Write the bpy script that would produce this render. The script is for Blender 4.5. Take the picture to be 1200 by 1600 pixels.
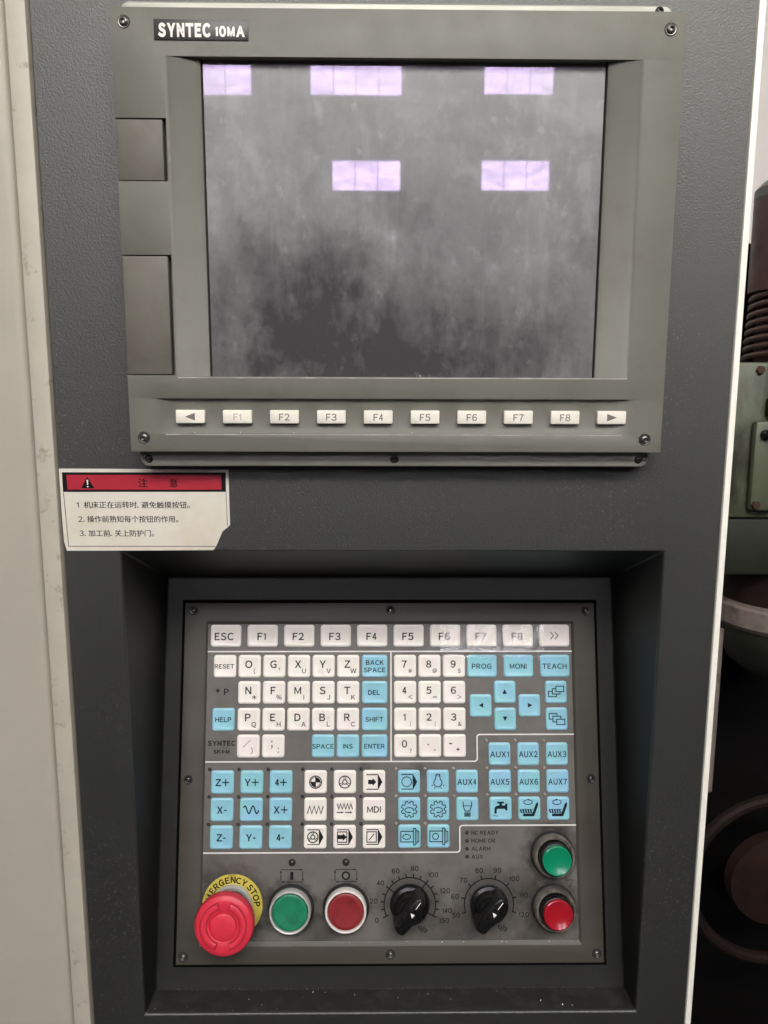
import bpy, bmesh, math, random
from mathutils import Vector, Matrix
random.seed(7)
for o in list(bpy.data.objects): bpy.data.objects.remove(o)
sc = bpy.context.scene
C = sc.collection
MM = 0.001
H = 1550.0                                   # height of the lens above the floor, mm
R = math.radians

# ---------------------------------------------------------------- camera
cam_d = bpy.data.cameras.new("camera"); cam = bpy.data.objects.new("camera", cam_d); C.objects.link(cam)
cam_d.sensor_fit = 'HORIZONTAL'; cam_d.sensor_width = 36; cam_d.lens = 36.0
cam_d.clip_start = 0.02; cam_d.clip_end = 100
p, y, r = R(9.0366), R(0.67898), R(0.16663)
fwd = Vector((math.sin(y)*math.cos(p), math.cos(y)*math.cos(p), -math.sin(p)))
rt = Vector((math.cos(y), -math.sin(y), 0)); up = rt.cross(fwd)
rt2 = rt*math.cos(r) + up*math.sin(r); up2 = -rt*math.sin(r) + up*math.cos(r)
m = Matrix.Identity(4)
for i in range(3):
    m[i][0] = rt2[i]; m[i][1] = up2[i]; m[i][2] = -fwd[i]
m.translation = Vector((0, -0.45, H*MM))
cam.matrix_world = m
sc.camera = cam

# ---------------------------------------------------------------- light
w = bpy.data.worlds.new("World"); sc.world = w; w.use_nodes = True
bg = w.node_tree.nodes["Background"]; bg.inputs[0].default_value = (0.93, 0.97, 1.0, 1); bg.inputs[1].default_value = 0.035
def area(name, loc, aim, sx, sy, watt, col):
    l = bpy.data.lights.new(name, 'AREA'); l.shape = 'RECTANGLE'; l.size = sx; l.size_y = sy; l.energy = watt; l.color = col
    o = bpy.data.objects.new(name, l); C.objects.link(o); o.location = loc
    o.rotation_euler = (Vector(aim) - Vector(loc)).to_track_quat('-Z', 'Y').to_euler()
    return o
area("overhead_lamp", (0.25, -1.65, 2.95), (0, 0, 1.45), 2.2, 0.6, 54, (1.0, 0.965, 0.91))
sc.view_settings.view_transform = 'Standard'; sc.view_settings.look = 'None'
sc.view_settings.exposure = 0.22; sc.view_settings.gamma = 1.0
WINDOW_RADIANCE = 25.0

# ---------------------------------------------------------------- materials
def mat(name, base, rough=0.5, metal=0.0, spec=0.5, var=0.0, vscale=200, bump=0.0, bscale=900, bdist=0.0003,
        dirt=None, specks=None, stretch=(1, 1, 1), coat=0.0, ior=1.5, tint=None, emit=None, grime=None, rvar=0.0, hues=None):
    """a Principled material; noise in object space gives colour variation, relief, dirt and small specks"""
    M = bpy.data.materials.new(name); M.use_nodes = True
    nt = M.node_tree; N = nt.nodes; L = nt.links
    b = N["Principled BSDF"]
    b.inputs["Base Color"].default_value = (*base, 1); b.inputs["Roughness"].default_value = rough
    b.inputs["Metallic"].default_value = metal; b.inputs["Specular IOR Level"].default_value = spec
    b.inputs["Coat Weight"].default_value = coat; b.inputs["Coat Roughness"].default_value = 0.12
    b.inputs["IOR"].default_value = ior
    if tint: b.inputs["Specular Tint"].default_value = (*tint, 1)
    if emit:
        b.inputs["Emission Color"].default_value = (*emit[0], 1); b.inputs["Emission Strength"].default_value = emit[1]
    tc = N.new("ShaderNodeTexCoord"); mp = N.new("ShaderNodeMapping"); mp.inputs["Scale"].default_value = stretch
    L.new(tc.outputs["Object"], mp.inputs[0])
    oi = N.new("ShaderNodeObjectInfo")
    def noise(scale, detail=4, rough_=0.6, rnd=True):
        n = N.new("ShaderNodeTexNoise"); n.noise_dimensions = '4D'
        n.inputs["Scale"].default_value = scale; n.inputs["Detail"].default_value = detail; n.inputs["Roughness"].default_value = rough_
        L.new(mp.outputs[0], n.inputs["Vector"])
        if rnd:
            mu = N.new("ShaderNodeMath"); mu.operation = 'MULTIPLY'; mu.inputs[1].default_value = 37.0
            L.new(oi.outputs["Random"], mu.inputs[0]); L.new(mu.outputs[0], n.inputs["W"])
        return n
    def ramp(src, lo, hi, a=0.0, b_=1.0):
        q = N.new("ShaderNodeMapRange"); q.inputs[1].default_value = lo; q.inputs[2].default_value = hi
        q.inputs[3].default_value = a; q.inputs[4].default_value = b_
        L.new(src, q.inputs[0]); return q.outputs[0]
    def mix(fac, a, b_, mode='MIX'):
        q = N.new("ShaderNodeMix"); q.data_type = 'RGBA'; q.blend_type = mode
        if isinstance(fac, float): q.inputs[0].default_value = fac
        else: L.new(fac, q.inputs[0])
        for s, v in ((6, a), (7, b_)):
            if isinstance(v, tuple): q.inputs[s].default_value = (*v, 1)
            else: L.new(v, q.inputs[s])
        return q.outputs[2]
    col = base
    if var:
        n = noise(vscale); f = ramp(n.outputs[0], 0.3, 0.7, 1 - var, 1 + var)
        cc = N.new("ShaderNodeCombineColor")
        for k in range(3): L.new(f, cc.inputs[k])
        col = mix(1.0, base, cc.outputs[0], 'MULTIPLY')
    if hues:                                   # two faint tints wandering across and between pieces
        n = noise(55, 2); col = mix(ramp(n.outputs[0], 0.42, 0.68, 0, 0.75), col, hues[0])
        n = noise(48, 2); n.inputs["Detail"].default_value = 3; mpo = N.new("ShaderNodeMapping"); mpo.inputs["Location"].default_value = (3.1, 1.7, 0)
        L.new(tc.outputs["Object"], mpo.inputs[0]); L.new(mpo.outputs[0], n.inputs["Vector"]); col = mix(ramp(n.outputs[0], 0.46, 0.70, 0, 0.75), col, hues[1])
    if specks:                                 # (colour, scale, threshold)
        n = noise(specks[1], 1, 0.5); f = ramp(n.outputs[0], specks[2], specks[2] + 0.04)
        n2 = noise(9, 2); f2 = ramp(n2.outputs[0], 0.45, 0.62)
        mu = N.new("ShaderNodeMath"); mu.operation = 'MULTIPLY'; L.new(f, mu.inputs[0]); L.new(f2, mu.inputs[1])
        col = mix(mu.outputs[0], col, specks[0])
    if dirt:                                   # (colour, scale, lo, hi, amount)
        n = noise(dirt[1], 6, 0.65); f = ramp(n.outputs[0], dirt[2], dirt[3], 0, dirt[4])
        col = mix(f, col, dirt[0])
    if grime:                                  # list of (u, v, inner, outer, amount): oily grime rubbed round the controls
        for (gu, gv, r0, r1, am) in grime:
            vd = N.new("ShaderNodeVectorMath"); vd.operation = 'DISTANCE'
            L.new(tc.outputs["Object"], vd.inputs[0]); vd.inputs[1].default_value = (gu*MM, gv*MM, 0)
            n = noise(160, 5, 0.7, False)
            ad = N.new("ShaderNodeMath"); ad.operation = 'MULTIPLY_ADD'; ad.inputs[1].default_value = 0.022; 
            L.new(n.outputs[0], ad.inputs[0]); L.new(vd.outputs["Value"], ad.inputs[2])
            f = ramp(ad.outputs[0], (r0+11)*MM, (r1+11)*MM, am, 0.0)
            col = mix(f, col, (0.018, 0.015, 0.012))
    if not isinstance(col, tuple): L.new(col, b.inputs["Base Color"])
    if rvar:
        n = noise(60); L.new(ramp(n.outputs[0], 0.3, 0.7, max(0.02, rough - rvar), min(1, rough + rvar)), b.inputs["Roughness"])
    if bump:
        n = noise(bscale, 2, 0.5)
        bp = N.new("ShaderNodeBump"); bp.inputs["Strength"].default_value = bump; bp.inputs["Distance"].default_value = bdist
        L.new(n.outputs[0], bp.inputs["Height"]); L.new(bp.outputs[0], b.inputs["Normal"])
        if coat: L.new(bp.outputs[0], b.inputs["Coat Normal"])
    return M

M = {}
M['door'] = mat("cabinet_paint", (0.0060, 0.0066, 0.0052), 0.55, spec=0.82, ior=1.72, tint=(0.985, 1.0, 0.965), var=0.15, vscale=40, bump=0.6, bscale=1000, bdist=0.0004,
                specks=((0.055, 0.057, 0.055), 640, 0.64))  # pale specks put the grain's glints into the colour
M['recess'] = mat("recess_paint", (0.0085, 0.0092, 0.0078), 0.50, spec=0.6, tint=(0.985, 1.0, 0.965), var=0.15, vscale=60, bump=0.4, bscale=1500, bdist=0.0003)
M['beige'] = mat("beige_paint", (0.42, 0.388, 0.325), 0.5, var=0.05, vscale=18, bump=0.25, bscale=420, bdist=0.0003,
                 dirt=((0.30, 0.26, 0.20), 120, 0.66, 0.78, 0.5), rvar=0.1)
M['strip'] = mat("beige_strip_paint", (0.455, 0.42, 0.35), 0.55, var=0.06, vscale=70, bump=0.2, bscale=900, bdist=0.0002,
                 dirt=((0.20, 0.16, 0.10), 90, 0.58, 0.72, 0.85))
M['trim'] = mat("cream_edge", (0.90, 0.88, 0.79), 0.5, var=0.05, vscale=50, dirt=((0.3, 0.27, 0.2), 200, 0.66, 0.75, 0.6))
M['seam'] = mat("rubber_seam", (0.012, 0.011, 0.010), 0.8)
M['bezel'] = mat("grey_plastic", (0.158, 0.156, 0.131), 0.52, spec=0.45, var=0.06, vscale=24, bump=0.12, bscale=2600, bdist=0.0001,
                 dirt=((0.105, 0.098, 0.080), 44, 0.52, 0.78, 0.45), rvar=0.06)
M['cover'] = mat("grey_brown_plastic", (0.140, 0.132, 0.108), 0.55, spec=0.4, var=0.06, vscale=40, bump=0.15, bscale=2600, bdist=0.0001,
                 dirt=((0.085, 0.07, 0.056), 50, 0.48, 0.76, 0.55))
M['flange'] = mat("flange_metal", (0.33, 0.33, 0.29), 0.45, metal=0.35, var=0.1, vscale=60, stretch=(0.2, 1, 1), rvar=0.1)
M['plate'] = mat("keypad_plate", (0.064, 0.059, 0.047), 0.50, spec=0.45, var=0.10, vscale=120, stretch=(0.06, 1, 1), bump=0.1, bscale=700, bdist=0.0001,
                 dirt=((0.036, 0.028, 0.020), 30, 0.48, 0.78, 0.7))
GR = [(13.5, -85, 11, 27, 0.75), (68.8, -85, 11, 30, 0.8), (114, -50, 13, 24, 0.95), (113, -86, 13, 24, 0.95), (-69.5, -86, 14, 21, 0.75),
      (-31, -86, 14, 20, 0.65), (-110, -88, 19, 32, 0.8), (95, -75, 2, 20, 0.5), (-48, -106, 4, 26, 0.55), (40, -108, 6, 26, 0.5), (100, -108, 4, 24, 0.5), (-128, -66, 2, 16, 0.5), (20, 6, 1, 9, 0.4), (-18, 7, 1, 9, 0.4)]
M['membrane'] = mat("membrane_film", (0.140, 0.132, 0.121), 0.42, spec=0.5, var=0.07, vscale=70, bump=0.08, bscale=1800, bdist=0.0001,
                    dirt=((0.060, 0.050, 0.038), 38, 0.48, 0.80, 0.7), grime=GR, rvar=0.10)
M['white_key'] = mat("white_key", (0.88, 0.83, 0.775), 0.33, spec=0.5, var=0.05, vscale=150, bump=0.10, bscale=260, bdist=0.0004,
                     dirt=((0.42, 0.36, 0.33), 150, 0.58, 0.82, 0.6), coat=0.25, hues=((0.88, 0.79, 0.77), (0.85, 0.87, 0.76)))
M['blue_key'] = mat("blue_key", (0.275, 0.57, 0.68), 0.33, spec=0.5, var=0.07, vscale=130, bump=0.10, bscale=260, bdist=0.0004,
                    dirt=((0.16, 0.32, 0.38), 140, 0.60, 0.84, 0.5), coat=0.25, hues=((0.30, 0.57, 0.80), (0.27, 0.64, 0.64)))
M['white_fkey'] = mat("cream_button", (0.80, 0.76, 0.67), 0.45, var=0.05, vscale=200, dirt=((0.45, 0.36, 0.3), 200, 0.6, 0.85, 0.45))
M['ink'] = mat("black_ink", (0.008, 0.008, 0.009), 0.6, spec=0.15)
M['ink_blue'] = mat("dark_ink", (0.006, 0.014, 0.024), 0.6, spec=0.15)
M['ink_grey'] = mat("faded_ink", (0.17, 0.15, 0.135), 0.5)
M['ink_pale'] = mat("worn_ink", (0.48, 0.42, 0.37), 0.5)
M['ink_dim'] = mat("worn_panel_ink", (0.030, 0.026, 0.023), 0.55)
M['white_ink'] = mat("white_ink", (0.82, 0.80, 0.76), 0.5, dirt=((0.35, 0.32, 0.28), 90, 0.6, 0.8, 0.6))
M['name_black'] = mat("nameplate_black", (0.030, 0.029, 0.027), 0.4, var=0.15, vscale=300)
M['screw'] = mat("dark_screw_steel", (0.20, 0.19, 0.175), 0.34, metal=0.9, var=0.3, vscale=600)
M['blackscrew'] = mat("black_oxide_screw", (0.10, 0.10, 0.10), 0.26, metal=0.8, var=0.3, vscale=600)
M['black'] = mat("black_plastic", (0.006, 0.006, 0.006), 0.27, spec=0.5, bump=0.08, bscale=500, bdist=0.0003, rvar=0.1)
M['gap'] = mat("black_plate_gap", (0.002, 0.002, 0.002), 0.9, spec=0.1)
M['estop_groove_shade'] = mat("red_groove_shade", (0.36, 0.010, 0.022), 0.6)  # darker red for shade painted along the arrow edges
M['rubber'] = mat("black_rubber", (0.010, 0.010, 0.010), 0.7)
M['led'] = mat("led_lens", (0.30, 0.28, 0.27), 0.25, var=0.2, vscale=300)
M['led_dark'] = mat("dark_led_lens", (0.03, 0.025, 0.025), 0.22)
M['chrome'] = mat("brushed_aluminium", (0.62, 0.62, 0.60), 0.35, metal=0.35, dirt=((0.2, 0.18, 0.15), 300, 0.6, 0.8, 0.5))
M['collar'] = mat("grimy_collar", (0.30, 0.27, 0.23), 0.42, metal=0.4, var=0.25, vscale=200, dirt=((0.04, 0.035, 0.03), 120, 0.45, 0.65, 0.8))
M['white_ring'] = mat("pale_ring", (0.80, 0.74, 0.70), 0.35, dirt=((0.4, 0.34, 0.3), 200, 0.6, 0.8, 0.5))
M['green_cap'] = mat("green_cap", (0.012, 0.215, 0.105), 0.38, var=0.10, vscale=140, bump=0.1, bscale=900, bdist=0.0002, dirt=((0.01, 0.06, 0.035), 120, 0.50, 0.72, 0.7))
M['red_cap'] = mat("dark_red_cap", (0.25, 0.020, 0.024), 0.40, var=0.10, vscale=140, bump=0.1, bscale=900, bdist=0.0002, dirt=((0.08, 0.010, 0.012), 120, 0.50, 0.72, 0.7))
M['green_cap2'] = mat("bright_green_cap", (0.004, 0.235, 0.115), 0.22, var=0.05, vscale=140, coat=0.4)
M['red_cap2'] = mat("bright_red_cap", (0.36, 0.009, 0.018), 0.22, var=0.05, vscale=140, coat=0.4)
M['estop'] = mat("emergency_red", (0.66, 0.030, 0.058), 0.42, spec=0.45, var=0.06, vscale=120, bump=0.06, bscale=1400, bdist=0.0001, dirt=((0.35, 0.015, 0.03), 110, 0.56, 0.8, 0.6))
M['yellow'] = mat("yellow_label", (0.60, 0.50, 0.085), 0.45, var=0.08, vscale=90, dirt=((0.13, 0.10, 0.03), 100, 0.48, 0.70, 0.85))
M['paper'] = mat("sticker_vinyl", (0.72, 0.685, 0.60), 0.42, var=0.05, vscale=30, bump=0.15, bscale=160, bdist=0.0003, dirt=((0.60, 0.50, 0.34), 28, 0.50, 0.78, 0.55))
M['sticker_red'] = mat("sticker_red", (0.42, 0.022, 0.040), 0.42, var=0.12, vscale=60, dirt=((0.2, 0.012, 0.03), 60, 0.55, 0.8, 0.5))
M['wall'] = mat("white_wall", (0.86, 0.81, 0.76), 0.8, var=0.04, vscale=3)
M['hallwall'] = mat("hall_wall", (0.30, 0.30, 0.30), 0.8, var=0.10, vscale=1)
M['floor'] = mat("concrete_floor", (0.03, 0.029, 0.026), 0.7, var=0.2, vscale=3)
M['brown'] = mat("brown_enamel", (0.085, 0.034, 0.031), 0.45, var=0.45, vscale=26, rvar=0.1)
M['darkbrown'] = mat("oily_brown_iron", (0.014, 0.007, 0.005), 0.7, spec=0.25, var=0.4, vscale=30)
M['greymetal'] = mat("grey_cap_paint", (0.14, 0.14, 0.12), 0.5, var=0.1, vscale=40)
M['spring'] = mat("oily_spring_steel", (0.085, 0.045, 0.034), 0.42, metal=0.3)
M['green'] = mat("old_green_enamel", (0.100, 0.115, 0.068), 0.45, var=0.25, vscale=18, stretch=(1, 0.45, 1), dirt=((0.022, 0.020, 0.014), 26, 0.46, 0.66, 0.9))
M['darkgreen'] = mat("dark_green_enamel", (0.020, 0.024, 0.015), 0.55, spec=0.3, var=0.25, vscale=20)
M['black_iron_and_dark'] = mat("black_iron_and_dark", (0.003, 0.0026, 0.0024), 0.8, spec=0.12)  # chain iron, also the near-black of the shaded depth behind
M['chips'] = mat("aluminium_chip", (0.85, 0.84, 0.80), 0.4, metal=0.3)
M['pink'] = mat("pale_painted_rod", (0.26, 0.21, 0.185), 0.5, var=0.4, vscale=30, dirt=((0.05, 0.035, 0.03), 30, 0.48, 0.66, 0.8))
M['frame'] = mat("window_frame", (0.20, 0.20, 0.22), 0.6)
M['pane'] = mat("daylit_pane", (0.5, 0.5, 0.5), 0.5, emit=((0.95, 0.89, 1.0), WINDOW_RADIANCE))
nt = M['pane'].node_tree; n_ = nt.nodes.new("ShaderNodeTexNoise"); n_.inputs["Scale"].default_value = 7; n_.inputs["Detail"].default_value = 4; n_.inputs["Distortion"].default_value = 1.0
tc_ = nt.nodes.new("ShaderNodeTexCoord"); mp_ = nt.nodes.new("ShaderNodeMapping"); mp_.inputs["Scale"].default_value = (0.5, 1, 1.6); q_ = nt.nodes.new("ShaderNodeMapRange")
nt.links.new(tc_.outputs["Object"], mp_.inputs[0]); nt.links.new(mp_.outputs[0], n_.inputs["Vector"]); nt.links.new(n_.outputs[0], q_.inputs[0])
q_.inputs[1].default_value = 0.35; q_.inputs[2].default_value = 0.65; q_.inputs[3].default_value = WINDOW_RADIANCE*0.72; q_.inputs[4].default_value = WINDOW_RADIANCE*1.25
nt.links.new(q_.outputs[0], nt.nodes["Principled BSDF"].inputs["Emission Strength"])   # dirty panes let the daylight through unevenly

def screen_material():
    """dusty display glass: sharp glass under a film of dust and wiped streaks"""
    S = bpy.data.materials.new("dusty_display_glass"); S.use_nodes = True
    nt = S.node_tree; N = nt.nodes; L = nt.links
    g = N["Principled BSDF"]
    g.inputs["Base Color"].default_value = (0.022, 0.020, 0.022, 1); g.inputs["Roughness"].default_value = 0.022
    g.inputs["IOR"].default_value = 1.62; g.inputs["Specular Tint"].default_value = (0.82, 0.64, 1.0, 1)
    d = N.new("ShaderNodeBsdfPrincipled"); d.inputs["Base Color"].default_value = (0.37, 0.37, 0.375, 1)
    d.inputs["Roughness"].default_value = 0.42; d.inputs["Specular IOR Level"].default_value = 0.9
    tc = N.new("ShaderNodeTexCoord")
    def noise(scale, st, detail, rough=0.62, dist=0.0):
        mp = N.new("ShaderNodeMapping"); mp.inputs["Scale"].default_value = st; L.new(tc.outputs["Object"], mp.inputs[0])
        n = N.new("ShaderNodeTexNoise"); n.inputs["Scale"].default_value = scale; n.inputs["Detail"].default_value = detail
        n.inputs["Roughness"].default_value = rough; n.inputs["Distortion"].default_value = dist
        L.new(mp.outputs[0], n.inputs["Vector"]); return n.outputs[0]
    def rng(s, lo, hi, a, b):
        q = N.new("ShaderNodeMapRange"); q.inputs[1].default_value = lo; q.inputs[2].default_value = hi
        q.inputs[3].default_value = a; q.inputs[4].default_value = b; L.new(s, q.inputs[0]); return q.outputs[0]
    def op(k, a, b):
        q = N.new("ShaderNodeMath"); q.operation = k
        for i, v in enumerate((a, b)):
            if isinstance(v, (int, float)): q.inputs[i].default_value = v
            else: L.new(v, q.inputs[i])
        return q.outputs[0]
    blot = rng(noise(22, (1, 1, 1), 6, 0.62, 0.15), 0.32, 0.72, -0.09, 0.10)
    runs = rng(noise(70, (1, 0.13, 1), 3), 0.57, 0.74, 0.0, 0.09)
    smear = rng(noise(60, (1, 0.6, 1), 5, 0.7, 0.4), 0.52, 0.74, 0.0, 0.13)
    spots = rng(noise(150, (1, 0.8, 1), 2, 0.5), 0.64, 0.76, 0.0, 0.10)
    wipes = rng(noise(17, (1, 3.2, 1), 4, 0.6, 0.8), 0.50, 0.70, 0.0, -0.05)
    fac = op('ADD', op('ADD', op('ADD', op('ADD', op('ADD', 0.55, blot), runs), smear), spots), wipes)
    # dark reflections and the dimmer lower glass, put in as thinner, ragged dust
    for (cx, cy, rx, ry, am) in ((-0.040, -0.044, 0.052, 0.052, 0.24), (0.056, -0.060, 0.034, 0.024, 0.14), (-0.01, -0.074, 0.12, 0.024, 0.08), (0.0, -0.060, 0.24, 0.085, 0.22)):
        sb = N.new("ShaderNodeVectorMath"); sb.operation = 'SUBTRACT'; L.new(tc.outputs["Object"], sb.inputs[0]); sb.inputs[1].default_value = (cx, cy, 0)
        ml = N.new("ShaderNodeVectorMath"); ml.operation = 'MULTIPLY'; L.new(sb.outputs[0], ml.inputs[0]); ml.inputs[1].default_value = (1/rx, 1/ry, 0)
        ln = N.new("ShaderNodeVectorMath"); ln.operation = 'LENGTH'; L.new(ml.outputs[0], ln.inputs[0])
        e = op('ADD', ln.outputs["Value"], op('MULTIPLY', op('SUBTRACT', noise(40, (1, 0.6, 1), 5, 0.65), 0.5), 1.9))
        fac = op('SUBTRACT', fac, rng(e, 0.2, 1.5, am, 0.0))
    q = N.new("ShaderNodeClamp"); L.new(fac, q.inputs[0]); q.inputs[1].default_value = 0.10; q.inputs[2].default_value = 0.9
    mx = N.new("ShaderNodeMixShader"); L.new(q.outputs[0], mx.inputs[0]); L.new(g.outputs[0], mx.inputs[1]); L.new(d.outputs[0], mx.inputs[2])
    L.new(mx.outputs[0], N["Material Output"].inputs["Surface"])
    return S
M['screen'] = screen_material()

def film_material():
    S = bpy.data.materials.new("clear_film"); S.use_nodes = True
    nt = S.node_tree; N = nt.nodes; L = nt.links
    N.remove(N["Principled BSDF"])
    t = N.new("ShaderNodeBsdfTransparent"); g = N.new("ShaderNodeBsdfGlossy"); g.inputs["Roughness"].default_value = 0.25
    f = N.new("ShaderNodeFresnel"); f.inputs["IOR"].default_value = 1.55
    tc = N.new("ShaderNodeTexCoord"); n = N.new("ShaderNodeTexNoise"); n.inputs["Scale"].default_value = 75; n.inputs["Detail"].default_value = 2
    n.inputs["Distortion"].default_value = 1.2
    L.new(tc.outputs["Object"], n.inputs["Vector"])
    b = N.new("ShaderNodeBump"); b.inputs["Strength"].default_value = 0.25; b.inputs["Distance"].default_value = 0.0006
    L.new(n.outputs[0], b.inputs["Height"])
    for x in (g, f): L.new(b.outputs[0], x.inputs["Normal"])
    ad = N.new("ShaderNodeMath"); ad.operation = 'MULTIPLY_ADD'; ad.inputs[1].default_value = 1.5; ad.inputs[2].default_value = 0.05; ad.use_clamp = True; L.new(f.outputs[0], ad.inputs[0])
    mx = N.new("ShaderNodeMixShader"); L.new(ad.outputs[0], mx.inputs[0]); L.new(t.outputs[0], mx.inputs[1]); L.new(g.outputs[0], mx.inputs[2])
    L.new(mx.outputs[0], N["Material Output"].inputs["Surface"])
    return S
M['film'] = film_material()

# ---------------------------------------------------------------- shape helpers (all in mm, in a thing's own frame: x right, y up, z out)
class MB:
    def __init__(s): s.v = []; s.f = []
    def add(s, vs, fs):
        k = len(s.v); s.v += [tuple(q) for q in vs]; s.f += [[k + i for i in f] for f in fs]; return s
    def box(s, x0, y0, z0, x1, y1, z1):
        v = [(x, yy, z) for z in (z0, z1) for yy in (y0, y1) for x in (x0, x1)]
        return s.add(v, [(0, 2, 3, 1), (4, 5, 7, 6), (0, 1, 5, 4), (2, 6, 7, 3), (0, 4, 6, 2), (1, 3, 7, 5)])
    def prism(s, pts, z0, z1, bottom=True):
        n = len(pts); v = [(a, b, z0) for a, b in pts] + [(a, b, z1) for a, b in pts]
        f = [tuple(range(n, 2*n))] + [(i, (i+1) % n, n + (i+1) % n, n + i) for i in range(n)]
        if bottom: f.append(tuple(reversed(range(n))))
        return s.add(v, f)
    def poly(s, pts, z): return s.add([(a, b, z) for a, b in pts], [tuple(range(len(pts)))])
    def lathe(s, prof, n=40, c=(0, 0), cap=True, squash=1.0):
        v = []
        for (r_, z) in prof:
            for i in range(n):
                a = 2*math.pi*i/n; v.append((c[0] + r_*math.cos(a), c[1] + r_*math.sin(a)*squash, z))
        f = []
        for k in range(len(prof)-1):
            for i in range(n):
                j = (i+1) % n; f.append((k*n+i, k*n+j, (k+1)*n+j, (k+1)*n+i))
        if cap: f.append(tuple(range((len(prof)-1)*n, len(prof)*n)))
        return s.add(v, f)
    def ribbon(s, pts, wd, z, closed=False):
        pts = [Vector(q) for q in pts]; n = len(pts); a = []; b = []
        for i in range(n):
            q0 = pts[i-1] if (i > 0 or closed) else None; q1 = pts[(i+1) % n] if (i < n-1 or closed) else None
            d0 = (pts[i]-q0).normalized() if q0 is not None else None; d1 = (q1-pts[i]).normalized() if q1 is not None else None
            d0 = d0 or d1; d1 = d1 or d0
            n0 = Vector((-d0.y, d0.x)); n1 = Vector((-d1.y, d1.x)); mm = n0 + n1
            mm = mm.normalized() if mm.length > 1e-6 else n0
            k = min(1.0/max(0.35, mm.dot(n0)), 2.2)*wd/2
            a.append(pts[i] + mm*k); b.append(pts[i] - mm*k)
        v = [(q.x, q.y, z) for q in a] + [(q.x, q.y, z) for q in b]
        f = [(n+i, n+(i+1) % n, (i+1) % n, i) for i in range(n if closed else n-1)]
        return s.add(v, f)
    def move(s, dx, dy, dz=0): s.v = [(a+dx, b+dy, c+dz) for a, b, c in s.v]; return s
    def rot(s, ang):
        ca, sa = math.cos(ang), math.sin(ang); s.v = [(a*ca-b*sa, a*sa+b*ca, c) for a, b, c in s.v]; return s
    def join(s, o, dx=0, dy=0, dz=0): return s.add([(a+dx, b+dy, c+dz) for a, b, c in o.v], o.f)
    def mesh(s, name, bevel=0.0, seg=2, ang=30, merge=False, smooth=True):
        me = bpy.data.meshes.new(name); bm = bmesh.new()
        vs = [bm.verts.new((a*MM, b*MM, c*MM)) for a, b, c in s.v]
        for f in s.f:
            try: bm.faces.new([vs[i] for i in f])
            except ValueError: pass
        if merge: bmesh.ops.remove_doubles(bm, verts=bm.verts, dist=1e-6)
        if bevel:
            bmesh.ops.recalc_face_normals(bm, faces=bm.faces)
            es = [e for e in bm.edges if len(e.link_faces) == 2 and e.calc_face_angle(0) > R(ang)]
            bmesh.ops.bevel(bm, geom=es, offset=bevel*MM, segments=seg, profile=0.5, affect='EDGES', clamp_overlap=True)
        bm.to_mesh(me); bm.free()
        if smooth:
            me.shade_smooth(); me.set_sharp_from_angle(angle=R(34))
        return me

def rr(w_, h_, rad, n=4, cx=0, cy=0):
    o = []
    for (sx, sy, a0) in ((1, 1, 0), (-1, 1, 90), (-1, -1, 180), (1, -1, 270)):
        for i in range(n+1):
            a = R(a0 + 90*i/n); o.append((cx + sx*(w_/2-rad) + rad*math.cos(a), cy + sy*(h_/2-rad) + rad*math.sin(a)))
    return o
def circ(cx, cy, r_, n=28, a0=0, a1=360, ry=None):
    full = abs(a1-a0) >= 360
    return [(cx + r_*math.cos(R(a0+(a1-a0)*i/n)), cy + (ry or r_)*math.sin(R(a0+(a1-a0)*i/n))) for i in range(n if full else n+1)]

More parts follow.
